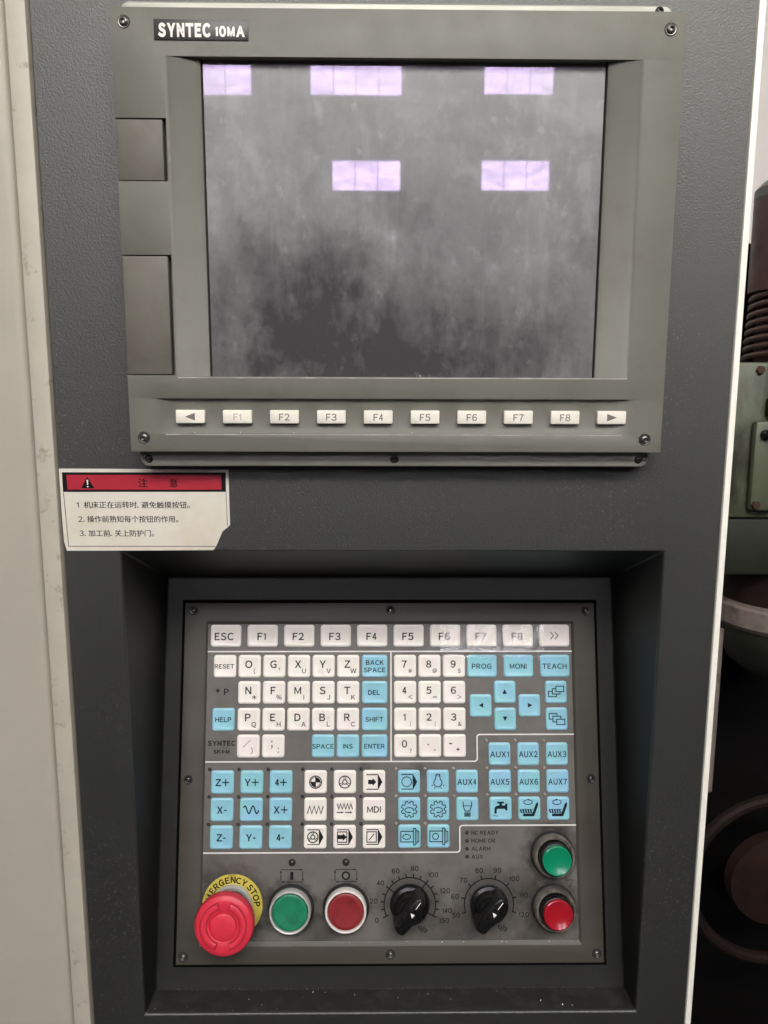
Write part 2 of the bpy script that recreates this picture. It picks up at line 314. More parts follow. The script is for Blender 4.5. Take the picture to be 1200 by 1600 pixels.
_tx = {}
def glyph(ch, bold):
    """one glyph as flat outlines in units of the cap height; plain Latin letters are taken at full width, the thin ones are drawn"""
    key = (ch, bold)
    if key in _tx: return _tx[key]
    t = 0.105 + 2.7*bold
    if ch == 'I': r_ = ([(0, 0, 0), (t, 0, 0), (t, 1, 0), (0, 1, 0)], [(0, 1, 2, 3)])
    elif ch == '1':
        x = 0.42; r_ = ([(x-t, 0, 0), (x, 0, 0), (x, 1, 0), (x-0.10, 1, 0), (x-t, 0.80, 0), (0.06, 0.66, 0), (0.06, 0.80, 0), (x-t, 0.92, 0)], [(0, 1, 2, 4), (2, 3, 7, 4), (4, 7, 6, 5)])
    elif ch == '-': r_ = ([(0, 0.44-t*0.5, 0), (0.40, 0.44-t*0.5, 0), (0.40, 0.44+t*0.5, 0), (0, 0.44+t*0.5, 0)], [(0, 1, 2, 3)])
    elif ch == '4' or (ch == 'M' and bold > 0.02):
        g = MB(); h = t/2
        if ch == '4':
            g.ribbon([(0.42, 0), (0.42, 1)], t, 0.0); g.ribbon([(0, 0.29), (0.60, 0.29)], t*0.95, 0.0004); g.ribbon([(0.05, 0.27), (0.40, 0.98)], t*0.95, 0.0008)
        else:
            g.ribbon([(h, 0), (h, 1)], t, 0.0); g.ribbon([(0.98-h, 0), (0.98-h, 1)], t, 0.0); g.ribbon([(h*1.1, 0.97), (0.49, 0.14), (0.98-h*1.1, 0.97)], t*0.85, 0.0006)
        r_ = (g.v, [tuple(q) for q in g.f])
    else:
        c = bpy.data.curves.new("t", 'FONT'); c.body = chr(ord(ch) + 0xFEE0) if 33 <= ord(ch) <= 126 else ch
        c.offset = bold; c.resolution_u = 4
        o = bpy.data.objects.new("t", c); C.objects.link(o); bpy.context.view_layer.update()
        me = bpy.data.meshes.new_from_object(o.evaluated_get(bpy.context.evaluated_depsgraph_get()))
        k = 1/0.74; r_ = ([(v.co.x*k, v.co.y*k, 0) for v in me.vertices], [tuple(q.vertices) for q in me.polygons])
        bpy.data.objects.remove(o); bpy.data.curves.remove(c); bpy.data.meshes.remove(me)
    x0 = min(q[0] for q in r_[0]); x1 = max(q[0] for q in r_[0])
    full = ord(ch) > 0x2e80
    if full: x0, x1 = 0.0, 1.351
    r_ = ([(q[0]-x0, q[1], q[2]) for q in r_[0]], r_[1], x1-x0, full)
    _tx[key] = r_; return r_
def text(s, size, bold=0.0, xs=1.0, width=None, gap=0.15):
    """a line of lettering centred on its own box; size is the cap height in mm, width (mm) sets the line's length"""
    b = MB(); x = 0.0
    if ord(max(s)) < 128: bold += 0.017
    for ch in s:
        if ch == ' ': x += 0.36; continue
        v, f, wd, full = glyph(ch, bold)
        b.add([(q[0]+x, q[1]-0.5, q[2]) for q in v], f); x += wd + (0.0 if full else gap)
    x0 = min(q[0] for q in b.v); x1 = max(q[0] for q in b.v); y0 = min(q[1] for q in b.v); y1 = max(q[1] for q in b.v)
    yc = 0.0 if (y1-y0) > 0.45 else (y0+y1)/2
    kx = width/(x1-x0) if width else size*xs
    b.v = [((q[0]-(x0+x1)/2)*kx, (q[1]-yc)*size, q[2]*size) for q in b.v]
    return b

def empty(name, label, cat, loc, tilt=0.0, group=None):
    """loc = (x, z, y) in mm from the foot of the lens on the cabinet front; tilt leans the face back"""
    o = bpy.data.objects.new(name, None); C.objects.link(o)
    o.empty_display_size = 0.02
    o.location = (loc[0]*MM, loc[2]*MM, (loc[1]+H)*MM); o.rotation_euler = (R(90-tilt), 0, 0)
    o['label'] = label; o['category'] = cat
    if group: o['group'] = group
    return o
def part(name, me, material, parent, loc=(0, 0, 0), rot=0.0, label=None, kind=None):
    if isinstance(me, MB): me = me.mesh(name)
    if not me.materials: me.materials.append(None)
    o = bpy.data.objects.new(name, me); C.objects.link(o); o.parent = parent
    o.location = [q*MM for q in loc]; o.rotation_euler = (0, 0, rot)
    o.material_slots[0].link = 'OBJECT'; o.material_slots[0].material = M[material]
    if label: o['label'] = label
    if kind: o['kind'] = kind
    return o
def struct(name, me, material):
    o = part(name, me, material, None); o['kind'] = 'structure'; return o

# ---------------------------------------------------------------- setting
def world_box(b, x0, x1, y0, y1, z0, z1): return b.box(x0*1000, y0*1000, z0*1000, x1*1000, y1*1000, z1*1000)
struct('floor', world_box(MB(), -12, 12, -12, 6, -0.2, 0), 'floor')
struct('wall', world_box(MB(), -3, 6, 1.05, 1.2, 0.0, 4.0), 'wall')
struct('hall_wall', world_box(MB(), -9, 9, -9.3, -9.05, 0.0, 8.0), 'hallwall')
def hall_window(x0, x1, z0, z1, n, label):
    o = bpy.data.objects.new('hall_window', None); C.objects.link(o); o.location = (0, -9.05, 0)
    o['label'] = label; o['category'] = 'window'; o['group'] = 'windows of the hall'
    def wb(b, a0, a1, d0, d1, e0, e1): return b.box(a0*1000, d0*1000, e0*1000, a1*1000, d1*1000, e1*1000)
    f = MB(); t = 0.03
    wb(f, x0-t, x1+t, -0.02, 0.10, z0-t, z0); wb(f, x0-t, x1+t, -0.02, 0.10, z1, z1+t)
    wb(f, x0-t, x0, -0.02, 0.10, z0, z1); wb(f, x1, x1+t, -0.02, 0.10, z0, z1)
    part('window_frame', f, 'frame', o)
    for i in range(n):
        a = x0 + (x1-x0)*i/n; b_ = x0 + (x1-x0)*(i+1)/n
        part('pane', wb(MB(), a+0.004, b_-0.004, 0.0, 0.05, z0+0.002, z1-0.002), 'pane', o)
        if i: part('mullion', wb(MB(), a-0.004, a+0.004, 0.0, 0.056, z0, z1), 'frame', o)
hall_window(-2.60, -1.41, 4.85, 5.50, 4, "lit upper hall window mirrored at the top corner of the dark screen")
hall_window(-0.74, 0.30, 4.86, 5.50, 4, "widest lit upper hall window mirrored in the top middle of the dark screen")
hall_window(1.24, 2.03, 4.88, 5.50, 3, "lit upper hall window mirrored at the top of the screen near its right end")
hall_window(-0.50, 0.29, 3.83, 4.165, 3, "lit lower hall window mirrored in the middle of the dark screen")
hall_window(1.23, 2.02, 3.84, 4.175, 3, "lit lower hall window mirrored on the right of the dark screen")

# ---------------------------------------------------------------- cabinet with its keypad bay
cab = empty('control_cabinet', "dark grey textured metal cabinet front with a recessed bay for the keypad", 'cabinet', (0, 0, 0))
X0, X1, ZB, ZT = -184.6, 206.4, -1450, 620
rx0, rx1, rz0, rz1 = -151.6, 173.8, -407.6, -95.6
b = MB()
ox = [X0, rx0, rx1, X1]; oz = [ZB, rz0, rz1, ZT]
for i in range(3):
    for j in range(3):
        if i == 1 and j == 1: continue
        b.add([(ox[i], oz[j], 0), (ox[i+1], oz[j], 0), (ox[i+1], oz[j+1], 0), (ox[i], oz[j+1], 0)], [(0, 1, 2, 3)])
hole = [(rx0, rz0), (rx1, rz0), (rx1, rz1), (rx0, rz1)]
for i in range(4):
    q0, q1 = hole[i], hole[(i+1) % 4]
    b.add([(q0[0], q0[1], 0), (q1[0], q1[1], 0), (q1[0], q1[1], -3), (q0[0], q0[1], -3)], [(0, 1, 2, 3)])
for (q0, q1) in (((X0, ZB), (X0, ZT)), ((X1, ZB), (X1, ZT)), ((X0, ZT), (X1, ZT)), ((X0, ZB), (X1, ZB))):
    b.add([(q0[0], q0[1], 0), (q1[0], q1[1], 0), (q1[0], q1[1], -260), (q0[0], q0[1], -260)], [(0, 1, 2, 3)])
part('front_panel', b.mesh('front_panel', bevel=1.4, seg=3, merge=True), 'door', cab)
TILT = 15.0686
tt = math.tan(R(TILT))
def back_depth(z, off=3.4): return -(56.78 + (z + 272.0)*tt + off/math.cos(R(TILT)))
zt, zb = -134.6, -409.5
inn = [(rx0+0.3, zb, back_depth(zb)), (rx1-0.3, zb, back_depth(zb)), (rx1-0.3, zt, back_depth(zt)), (rx0+0.3, zt, back_depth(zt))]
b = MB(); b.add(inn, [(0, 1, 2, 3)])
for i in range(1, 4):
    q0, q1 = hole[i], hole[(i+1) % 4]
    b.add([(q0[0], q0[1], -3), (q1[0], q1[1], -3), inn[(i+1) % 4], inn[i]], [(0, 1, 2, 3)])
part('keypad_bay', b.mesh('keypad_bay', bevel=1.8, seg=3, merge=True), 'recess', cab)
M['ledge'] = mat("dusty_ledge_paint", (0.020, 0.020, 0.0175), 0.6, spec=0.5, var=0.3, vscale=60, bump=0.4, bscale=900, bdist=0.0003, dirt=((0.055, 0.053, 0.044), 90, 0.50, 0.72, 0.8))
part('bay_ledge', MB().add([(rx0+0.4, rz0, -1.6), (rx1-0.4, rz0, -1.6), (inn[1][0]-0.2, inn[1][1], inn[1][2]), (inn[0][0]+0.2, inn[0][1], inn[0][2])], [(0, 1, 2, 3)]), 'ledge', cab)
part('edge_trim', MB().box(206.9, ZB, -30, 210.8, ZT, 0.8).mesh('edge_trim', bevel=0.8), 'trim', cab, label="cream strip along the edge of the cabinet")
part('door_seal', MB().box(206.3, ZB, -60, 207.0, ZT, -2), 'seam', cab)

# beige machine cover on the other side
cov = empty('machine_cover', "beige painted sheet metal machine cover beside the dark cabinet", 'machine cover', (-300, 0, 0))
b = MB(); prof = [(-120, -2.0), (94, -2.0), (96.5, -2.3), (98.5, -3.2), (100.0, -5.0), (100.8, -8), (101, -40)]
for i in range(len(prof)-1):
    (a0, c0), (a1, c1) = prof[i], prof[i+1]
    b.add([(a0, ZB, c0), (a1, ZB, c1), (a1, ZT, c1), (a0, ZT, c0)], [(0, 1, 2, 3)])
part('cover_sheet', b.mesh('cover_sheet', merge=True), 'beige', cov)
part('edge_strip', MB().box(102.6, ZB, -30, 113.6, ZT, 2.2).mesh('edge_strip', bevel=0.9), 'strip', cov, label="narrow beige edge strip with dark stains low down")
part('seam', MB().box(100.9, ZB, -40, 102.6, ZT, -9), 'seam', cov)
part('door_gap', MB().box(113.4, ZB, -45, 115.4, ZT, -7), 'seam', cov)

# ---------------------------------------------------------------- screws
def screw_mesh(r_, hexr, well):
    b = MB()
    b.lathe([(r_*1.28, 0.05), (r_*1.22, 0.35), (r_*1.05, 0.30), (r_*1.0, 0.25 if well else 0.3), (r_*0.97, 0.75), (r_*0.80, 1.15), (hexr*1.12, 1.30), (hexr, 1.22)], 22, cap=False)
    b.lathe([(hexr, 1.22), (hexr*0.9, 0.35)], 6, cap=True)
    return b.mesh('screw')
SCREW = screw_mesh(2.3, 1.15, True); SCREW_S = screw_mesh(1.9, 0.95, True)
WELL = MB().lathe([(3.35, 0.02), (3.30, 0.12), (2.6, 0.12), (2.45, 0.06)], 24, cap=True).mesh('screw_well')
def put_screw(parent, x, y_, z, small=False, m_='screw', well=True):
    s = part('screw', SCREW_S if small else SCREW, m_, parent, (x, y_, z), rot=random.uniform(0, 1))
    if well: part('screw_well', WELL, 'rubber', s)

# ---------------------------------------------------------------- display unit
mon = empty('display_unit', "grey plastic display unit with a dusty dark screen above a row of cream keys", 'monitor', (12.2, 79.4, -20))
hw, hh = 148.2, 113.7
xa, xb = -121.7, 128.4                       # where the side scoops begin
sx0, sx1 = -103.6, 110.0                     # screen edges
sy0, sy1 = -72.4, 90.6                       # lower lip and upper overhang of the screen opening
ZS = -5.0
c0, c1 = -103.6, -84.4                       # key channel
ca, cb, cfa, cfb = -135.0, 132.2, -122.5, 121.0; ZC = -2.4
cv = [(29.2, 60.6), (-71.9, -8.2)]           # port cover notches (y ranges)
NW = -6.0
b = MB(); P = lambda *pts: b.add(pts, [tuple(range(len(pts)))])
ysl = sorted({sy0, sy1, *[q for c_ in cv for q in c_]})
P((-hw, sy1, 0), (xa, sy1, 0), (xb, sy1, 0), (hw, sy1, 0), (hw, hh, 0), (-hw, hh, 0))
P((xb, sy0, 0), (hw, sy0, 0), (hw, sy1, 0), (xb, sy1, 0))
P((-hw, c1, 0), (ca, c1, 0), (cfa, c1, 0), (cfb, c1, 0), (cb, c1, 0), (hw, c1, 0), (hw, sy0, 0), (xb, sy0, 0), (xa, sy0, 0), (-hw, sy0, 0))
P((-hw, c0, 0), (ca, c0, 0), (ca, c1, 0), (-hw, c1, 0)); P((cb, c0, 0), (hw, c0, 0), (hw, c1, 0), (cb, c1, 0))
P((-hw, -hh, 0), (hw, -hh, 0), (hw, c0, 0), (cb, c0, 0), (cfb, c0, 0), (cfa, c0, 0), (ca, c0, 0), (-hw, c0, 0))
for i in range(len(ysl)-1):                  # left column, with two notches
    a0, a1 = ysl[i], ysl[i+1]
    notch = any(abs(a0-q[0]) < 0.01 for q in cv)
    if not notch: P((-hw, a0, 0), (xa, a0, 0), (xa, a1, 0), (-hw, a1, 0))
    else:
        P((-hw, a0, NW), (xa, a0, NW), (xa, a1, NW), (-hw, a1, NW)); P((xa, a0, NW), (xa, a1, NW), (xa, a1, 0), (xa, a0, 0))
        P((-hw, a0, NW), (xa, a0, NW), (xa, a0, 0), (-hw, a0, 0)); P((-hw, a1, NW), (xa, a1, NW), (xa, a1, 0), (-hw, a1, 0))
lc = [(xa + (sx0-xa)*i/8, -3.2*(i/8)**1.6) for i in range(9)] + [(sx0, ZS)]; rc = [(xb + (sx1-xb)*i/8, -3.2*(i/8)**1.6) for i in range(9)] + [(sx1, ZS)]   # side scoops
P(*([(xa, q, 0) for q in ysl] + [(lc[1][0], sy1, lc[1][1]), (lc[1][0], sy0, lc[1][1])]))
for i in range(1, 9): P((lc[i][0], sy0, lc[i][1]), (lc[i][0], sy1, lc[i][1]), (lc[i+1][0], sy1, lc[i+1][1]), (lc[i+1][0], sy0, lc[i+1][1]))
for i in range(9): P((rc[i][0], sy0, rc[i][1]), (rc[i][0], sy1, rc[i][1]), (rc[i+1][0], sy1, rc[i+1][1]), (rc[i+1][0], sy0, rc[i+1][1]))
for q in (sy0, sy1): P(*([(a, q, c_) for a, c_ in lc] + [(a, q, c_) for a, c_ in rc[::-1]]))
P((sx0, sy0, ZS), (sx0, sy1, ZS), (sx0, sy1, ZS-3), (sx0, sy0, ZS-3)); P((sx1, sy0, ZS), (sx1, sy1, ZS), (sx1, sy1, ZS-3), (sx1, sy0, ZS-3))
P((ca, c0, 0), (cfa, c0, ZC), (cfa, c1, ZC), (ca, c1, 0)); P((cfa, c0, ZC), (cfb, c0, ZC), (cfb, c1, ZC), (cfa, c1, ZC)); P((cfb, c0, ZC), (cb, c0, 0), (cb, c1, 0), (cfb, c1, ZC))
for q in (c0, c1): P((ca, q, 0), (cfa, q, 0), (cfa, q, ZC)); P((cfa, q, 0), (cfb, q, 0), (cfb, q, ZC), (cfa, q, ZC)); P((cfb, q, 0), (cb, q, 0), (cfb, q, ZC))
P((hw, -hh, 0), (hw, c0, 0), (hw, c1, 0), (hw, sy0, 0), (hw, sy1, 0), (hw, hh, 0), (hw, hh, -17), (hw, -hh, -17))
P((-hw, -hh, 0), (hw, -hh, 0), (hw, -hh, -17), (-hw, -hh, -17)); P((-hw, hh, 0), (hw, hh, 0), (hw, hh, -17), (-hw, hh, -17))
lft = [(-hw, hh, 0), (-hw, sy1, 0)]
for (a0, a1) in cv: lft += [(-hw, a1, 0), (-hw, a1, NW), (-hw, a0, NW), (-hw, a0, 0)]
lft += [(-hw, c1, 0), (-hw, c0, 0), (-hw, -hh, 0), (-hw, -hh, -17), (-hw, hh, -17)]
P(*lft)
part('bezel', b.mesh('bezel', bevel=0.45, seg=2, merge=True, ang=20), 'bezel', mon)
M['worn'] = mat("worn_edge_highlight", (0.46, 0.45, 0.39), 0.45, var=0.3, vscale=90, dirt=((0.24, 0.23, 0.20), 60, 0.45, 0.65, 0.9))  # pale ribbons: edge wear with the lips' highlight put into the colour
part('worn_highlight', MB().ribbon([(xa+1, sy0-0.62), (xb-1, sy0-0.62)], 0.55, 0.03), 'worn', mon, label="pale lip below the screen, wear with a painted highlight")
part('worn_highlight', MB().ribbon([(cfa-6, c0-0.62), (cfb+5, c0-0.62)], 0.42, 0.03), 'worn', mon, label="pale lip below the row of keys, wear with a painted highlight")
part('screen', MB().box(sx0+0.9, sy0-1, ZS-3.0, sx1-0.9, sy1+1, ZS-0.3), 'screen', mon, label="dark screen glass coated with dust and wiped streaks")
part('screen_gasket', MB().box(sx0-1, sy0-2, ZS-5.0, sx1+1, sy1+2, ZS-3.05), 'rubber', mon)
for (a0, a1) in cv:
    part('port_cover', MB().box(-hw+0.1, a0+0.5, NW+0.3, xa-2.1, a1-0.5, -0.35).mesh('port_cover', bevel=0.6), 'cover', mon)
def bar(y0, y1, dn): # one edge of the flange with two rounded corners
    x0, x1 = -145.9, 144.5; c_ = [(x1-5 + 5*math.cos(R(a)), (y0+5 - 5*math.sin(R(a)))) for a in range(0, 91, 15)] + [(x0+5 - 5*math.sin(R(a)), (y0+5 - 5*math.cos(R(a)))) for a in range(0, 91, 15)] + [(x0, y1), (x1, y1)]
    c_ = c_[::-1]
    return c_ if dn else [(q[0], -q[1]) for q in c_][::-1]
for y_, dn in ((-122.8, True), (-120.4, False)):
    part('mounting_flange', MB().prism(bar(y_, -104, dn), -19.8, -8.0).mesh('mounting_flange', bevel=1.1, seg=3), 'flange', mon)
for (x, y_) in ((-141.4, 106.7), (140.6, 105.2), (-140.8, -106.1), (138.9, -106.6)): put_screw(mon, x, y_, 0.05)
for x in (-141.1, -1.2, 138.7): put_screw(mon, x, -118.6, -8.0, small=True, m_='blackscrew', well=False)
put_screw(mon, 137.0, 117.3, -8.0, small=True, m_='blackscrew', well=False)
npl = part('nameplate', MB().prism([(-126.1, 98.1), (-77.7, 98.0), (-77.5, 107.6), (-126.0, 108.0)], 0.05, 0.5).mesh('nameplate', bevel=0.12), 'name_black', mon, label="small black nameplate with white lettering")
lt = MB().join(text('SYNTEC', 5.7, bold=0.050, width=27.0), -110.4, 102.8, 0.53).join(text('10MA', 4.5, bold=0.045, width=15.2), -87.0, 102.3, 0.53)
part('lettering', lt, 'white_ink', npl)
FK = MB().prism(rr(16.0, 7.3, 0.5, 2), -0.2, 2.9, bottom=False).mesh('function_key', bevel=0.35, seg=2)
for i in range(10):
    k = part('function_key', FK, 'white_fkey', mon, (-114.6 + 26.03*i, -94.35, ZC))
    if i in (0, 9):
        s = -1 if i == 0 else 1
        lg = MB().poly([(-2.6*s, -2.1), (2.9*s, 0), (-2.6*s, 2.1)][::s], 2.95)
    else: lg = text('F%d' % i, 3.6, bold=0.0).move(0, -0.1, 2.95)
    part('legend', lg, 'ink_pale' if i == 1 else 'ink_grey', k)

# ---------------------------------------------------------------- warning sticker
stk = empty('warning_sticker', "white warning sticker with a red band and a torn corner stuck below the display", 'sticker', (-135, -70, 0))
D = lambda pts: [(a + 135, b_ + 70) for a, b_ in pts]
part('sticker_sheet', MB().prism(D([(-185.0, -46.0), (-86.0, -46.4), (-86.0, -79.4), (-87.6, -81.0), (-90.5, -83.2), (-92.0, -86.5), (-94.2, -91.4), (-96.2, -94.6), (-140, -94.9), (-183.2, -95.1), (-184.6, -89.5), (-184.9, -70)][::-1]), 0.03, 0.30), 'paper', stk)
part('header_band', MB().poly(D([(-183.3, -48.2), (-183.3, -59.8), (-87.8, -59.6), (-87.6, -48.1)]), 0.32), 'ink', stk)
part('red_band', MB().poly(D([(-180.8, -49.7), (-180.6, -58.4), (-90.4, -58.3), (-90.2, -49.6)]), 0.34), 'sticker_red', stk)
part('header_text', MB().join(text('注', 4.0), -1.5, 15.4, 0.36).join(text('意', 4.0), 16.5, 15.4, 0.36).join(text('注', 4.0), -1.3, 15.5, 0.37).join(text('意', 4.0), 16.7, 15.5, 0.37), 'ink', stk)
tri = part('warning_triangle', MB().poly(D([(-172.6, -57.6), (-164.8, -57.6), (-168.7, -50.8)]), 0.36), 'ink', stk)
part('exclamation_mark', MB().poly(D([(-169.2, -52.6), (-169.0, -55.6), (-168.4, -55.6), (-168.2, -52.6)]), 0.38).poly(D([(-169.1, -56.2), (-169.1, -57.0), (-168.3, -57.0), (-168.3, -56.2)]), 0.38), 'white_ink', tri)
part('border_line', MB().ribbon(D([(-183.1, -60), (-182.0, -92.4), (-95.2, -92.4)]), 0.5, 0.33).ribbon(D([(-87.8, -59.8), (-87.5, -80.2)]), 0.4, 0.33), 'ink_grey', stk)
for (s, xc, yc, wd) in (("1  机床正在运转时. 避免触摸按钮。", -142.7, -67.5, 66.5), ("2. 操作前熟知每个按钮的作用。", -146.0, -76.0, 59.0), ("3. 加工前. 关上防护门。", -153.2, -84.5, 44.0)):
    g = text(s, 3.2, bold=0.0); g.join(MB().add(g.v, g.f), 0.13, 0.05, 0.01); w0 = max(q[0] for q in g.v) - min(q[0] for q in g.v)
    g.v = [(q[0]*wd/w0, q[1], q[2]) for q in g.v]
    part('text_line', g.move(xc+135, yc+70, 0.34), 'ink', stk)

# ---------------------------------------------------------------- keypad panel
KP = (11.1, -272.0, 56.78)
ct, st = math.cos(R(TILT)), math.sin(R(TILT))
def kp_at(u, v, w_=0.0):                      # a point of the tilted keypad face as (x, z, y) for empty()
    return (KP[0] + u, KP[1] + v*ct + w_*st, KP[2] + v*st - w_*ct)
pad = empty('keypad_panel', "dark grey machine keypad with white and blue membrane keys set in the cabinet bay", 'keypad', KP, TILT)
b = MB(); P = lambda *pts: b.add(pts, [tuple(range(len(pts)))])
ow, oh = 147.9, 123.7; mo = [(-132.6, -112.0), (132.9, -112.0), (132.9, 110.6), (-132.6, 110.6)]; mi = [(-131.5, -109.0), (131.3, -109.0), (131.3, 108.9), (-131.5, 108.9)]
oc = [(-ow, -oh), (ow, -oh), (ow, oh), (-ow, oh)]
for i in range(4):
    j = (i+1) % 4
    P((*oc[i], 0), (*oc[j], 0), (*mo[j], 0), (*mo[i], 0)); P((*mo[i], 0), (*mo[j], 0), (*mi[j], -1.6), (*mi[i], -1.6)); P((*oc[i], 0), (*oc[j], 0), (*oc[j], -2.2), (*oc[i], -2.2))
part('mounting_plate', b.mesh('mounting_plate', bevel=0.35, seg=2, merge=True, ang=20), 'plate', pad)
part('plate_gap_sheet', MB().box(-ow-2.4, -oh-2.4, -3.3, ow+2.4, oh+2.4, -2.25), 'gap', pad)  # black sheet standing in for the dark gap round the plate
ZM = -1.45
part('membrane', MB().box(mi[0][0]+0.15, mi[0][1]+0.25, ZM-0.6, mi[1][0]-0.15, mi[2][1]-0.15, ZM), 'membrane', pad)
for (u, v) in ((-141.8, 118.4), (0.2, 118.6), (141.9, 118.3), (-142.7, 0), (142.3, 0), (-143.0, -118.6), (-0.1, -117.6), (143.0, -117.7)):
    put_screw(pad, u, v, 0.05, small=True, m_='blackscrew' if v > -50 else 'screw', well=True)
ZL = ZM + 0.04
def line(pts): part('separator_line', MB().ribbon(pts, 0.85, ZL), 'white_ink', pad)
line([(-131.3, 89.1), (131.3, 89.1)]); line([(0.5, 88.6), (0.5, 12.4)])
def corner(cx, cy, r_, a0, a1): return circ(cx, cy, r_, 5, a0, a1)
line([(-131.3, 11.9)] + corner(59.9, 13.9, 2, -90, 0) + corner(63.9, 28.5, 2, 180, 90) + [(131.3, 30.5)])
line([(-131.3, -50.2)] + corner(46.9, -48.2, 2, -90, 0) + corner(50.9, -34.1, 2, 180, 90) + [(131.3, -32.1)])

KT = 1.30                                     # legend height above the key's own origin
_km = {}
def key_mesh(w_, h_):
    if (w_, h_) not in _km:
        b = MB(); n = 5; rings = [(0, -0.2, 2.0), (0, 0.35, 2.0), (0.12, 0.7, 1.95), (0.40, 0.98, 1.8), (0.95, 1.18, 1.5), (1.7, 1.27, 1.2), (2.05, 1.17, 1.0)]
        ks = []
        for (ins, z, rad) in rings:
            o = rr(w_-2*ins, h_-2*ins, rad, n); ks.append(len(b.v)); b.v += [(q[0], q[1], z) for q in o]
        k = len(o)
        for a, c_ in zip(ks[:-1], ks[1:]):
            for i in range(k): b.f.append([a+i, a+(i+1) % k, c_+(i+1) % k, c_+i])
        b.f.append(list(range(ks[-1], ks[-1]+k)))
        _km[(w_, h_)] = b.mesh('key')
    return _km[(w_, h_)]

def G():  # a small drawing: strokes are laid a hair above each other
    b = MB(); b.z = KT
    return b
def S_(b, pts, wd=0.45, closed=False): b.z += 0.004; b.ribbon(pts, wd*1.5, b.z, closed); return b
def F_(b, pts): b.z += 0.004; b.poly(pts, b.z); return b
def arrow(b, x0, x1, y_, wd=0.45, hd=1.5):
    s = 1 if x1 > x0 else -1
    S_(b, [(x0, y_), (x1-hd*0.8*s, y_)], wd); F_(b, [(x1-hd*s, y_-hd*0.55), (x1, y_), (x1-hd*s, y_+hd*0.55)][::s]); return b
def wedge(b):
    S_(b, [(-5.4, 5.0), (3.0, 5.0)]); S_(b, [(-5.4, -5.0), (3.0, -5.0)]); S_(b, [(2.9, -5), (2.9, 5)], 0.35)
    F_(b, [(3.1, -5.0), (5.9, 0), (3.1, 5.0)]); return b
def wheel(b, cx, cy, r0, r1):
    S_(b, circ(cx, cy, r0), 0.5, True); S_(b, circ(cx, cy, r1, 16), 0.45, True)
    for a in (90, 210, 330):
        for d in (-9, 9): S_(b, [(cx+r1*math.cos(R(a+2.4*d)), cy+r1*math.sin(R(a+2.4*d))), (cx+r0*math.cos(R(a+d)), cy+r0*math.sin(R(a+d)))], 0.35)
    return b
def swirl(b, cx, cy, rx, ry, cw):
    a0, a1 = (100, 420) if cw else (80, -240)
    S_(b, circ(cx, cy, rx, 24, a0, a1, ry), 0.4)
    q = circ(cx, cy, rx, 24, a0, a1, ry)[0]; s = 1 if cw else -1
    F_(b, [(q[0]+s*1.7, q[1]+0.1), (q[0]-s*0.2, q[1]+0.8), (q[0]-s*0.2, q[1]-0.7)][::s]); return b
def gear(b, cw):
    pts = []
    for i in range(8):
        a = i*45
        for (da, r_) in ((-15, 4.3), (-9, 5.7), (9, 5.7), (15, 4.3)): pts.append((r_*math.cos(R(a+da+22.5)), r_*math.sin(R(a+da+22.5))))
    S_(b, pts, 0.42, True)
    S_(b, circ(0, -0.6, 3.1, 22, 200 if cw else -20, -110 if cw else 290, 1.7), 0.42)
    s = 1 if cw else -1
    F_(b, [(s*1.5, -2.3), (-s*0.8, -1.6), (-s*0.4, -2.9)][::s]); return b
def chuck(b):
    S_(b, [(-6.0, 3.6), (2.9, 3.6)]); S_(b, [(-6.0, -3.6), (2.9, -3.6)]); S_(b, [(-6.0, -3.8), (-6.0, 3.8)])
    S_(b, [(2.9, -5.6), (4.4, -5.6), (4.4, 5.6), (2.9, 5.6)], 0.42, True)
    S_(b, [(4.6, 4.4), (5.4, 4.4), (5.4, 3.4), (6.6, 3.4), (6.6, -3.4), (5.4, -3.4), (5.4, -4.4), (4.6, -4.4)], 0.4); S_(b, [(5.4, -3.4), (5.4, 3.4)], 0.35); return b
def conveyor(b, cw):
    swirl(b, -0.9, 4.4, 3.0, 1.6, cw)
    b.z += 0.004; b.ribbon([(-4.6, -4.3), (2.6, -4.3), (5.6, 3.2)], 1.9, b.z); F_(b, [(4.7, 3.2), (6.4, 3.2), (5.8, 4.6)])
    for i in range(5): F_(b, [(-6.2+1.75*i, -2.7), (-5.1+1.75*i, -2.7), (-5.7+1.75*i, -0.6), (-6.8+1.75*i, -0.6)])
    S_(b, [(-6.6, -0.5), (2.4, -0.5)], 0.25); S_(b, [(-6.2, -2.8), (2.2, -2.8)], 0.25); return b
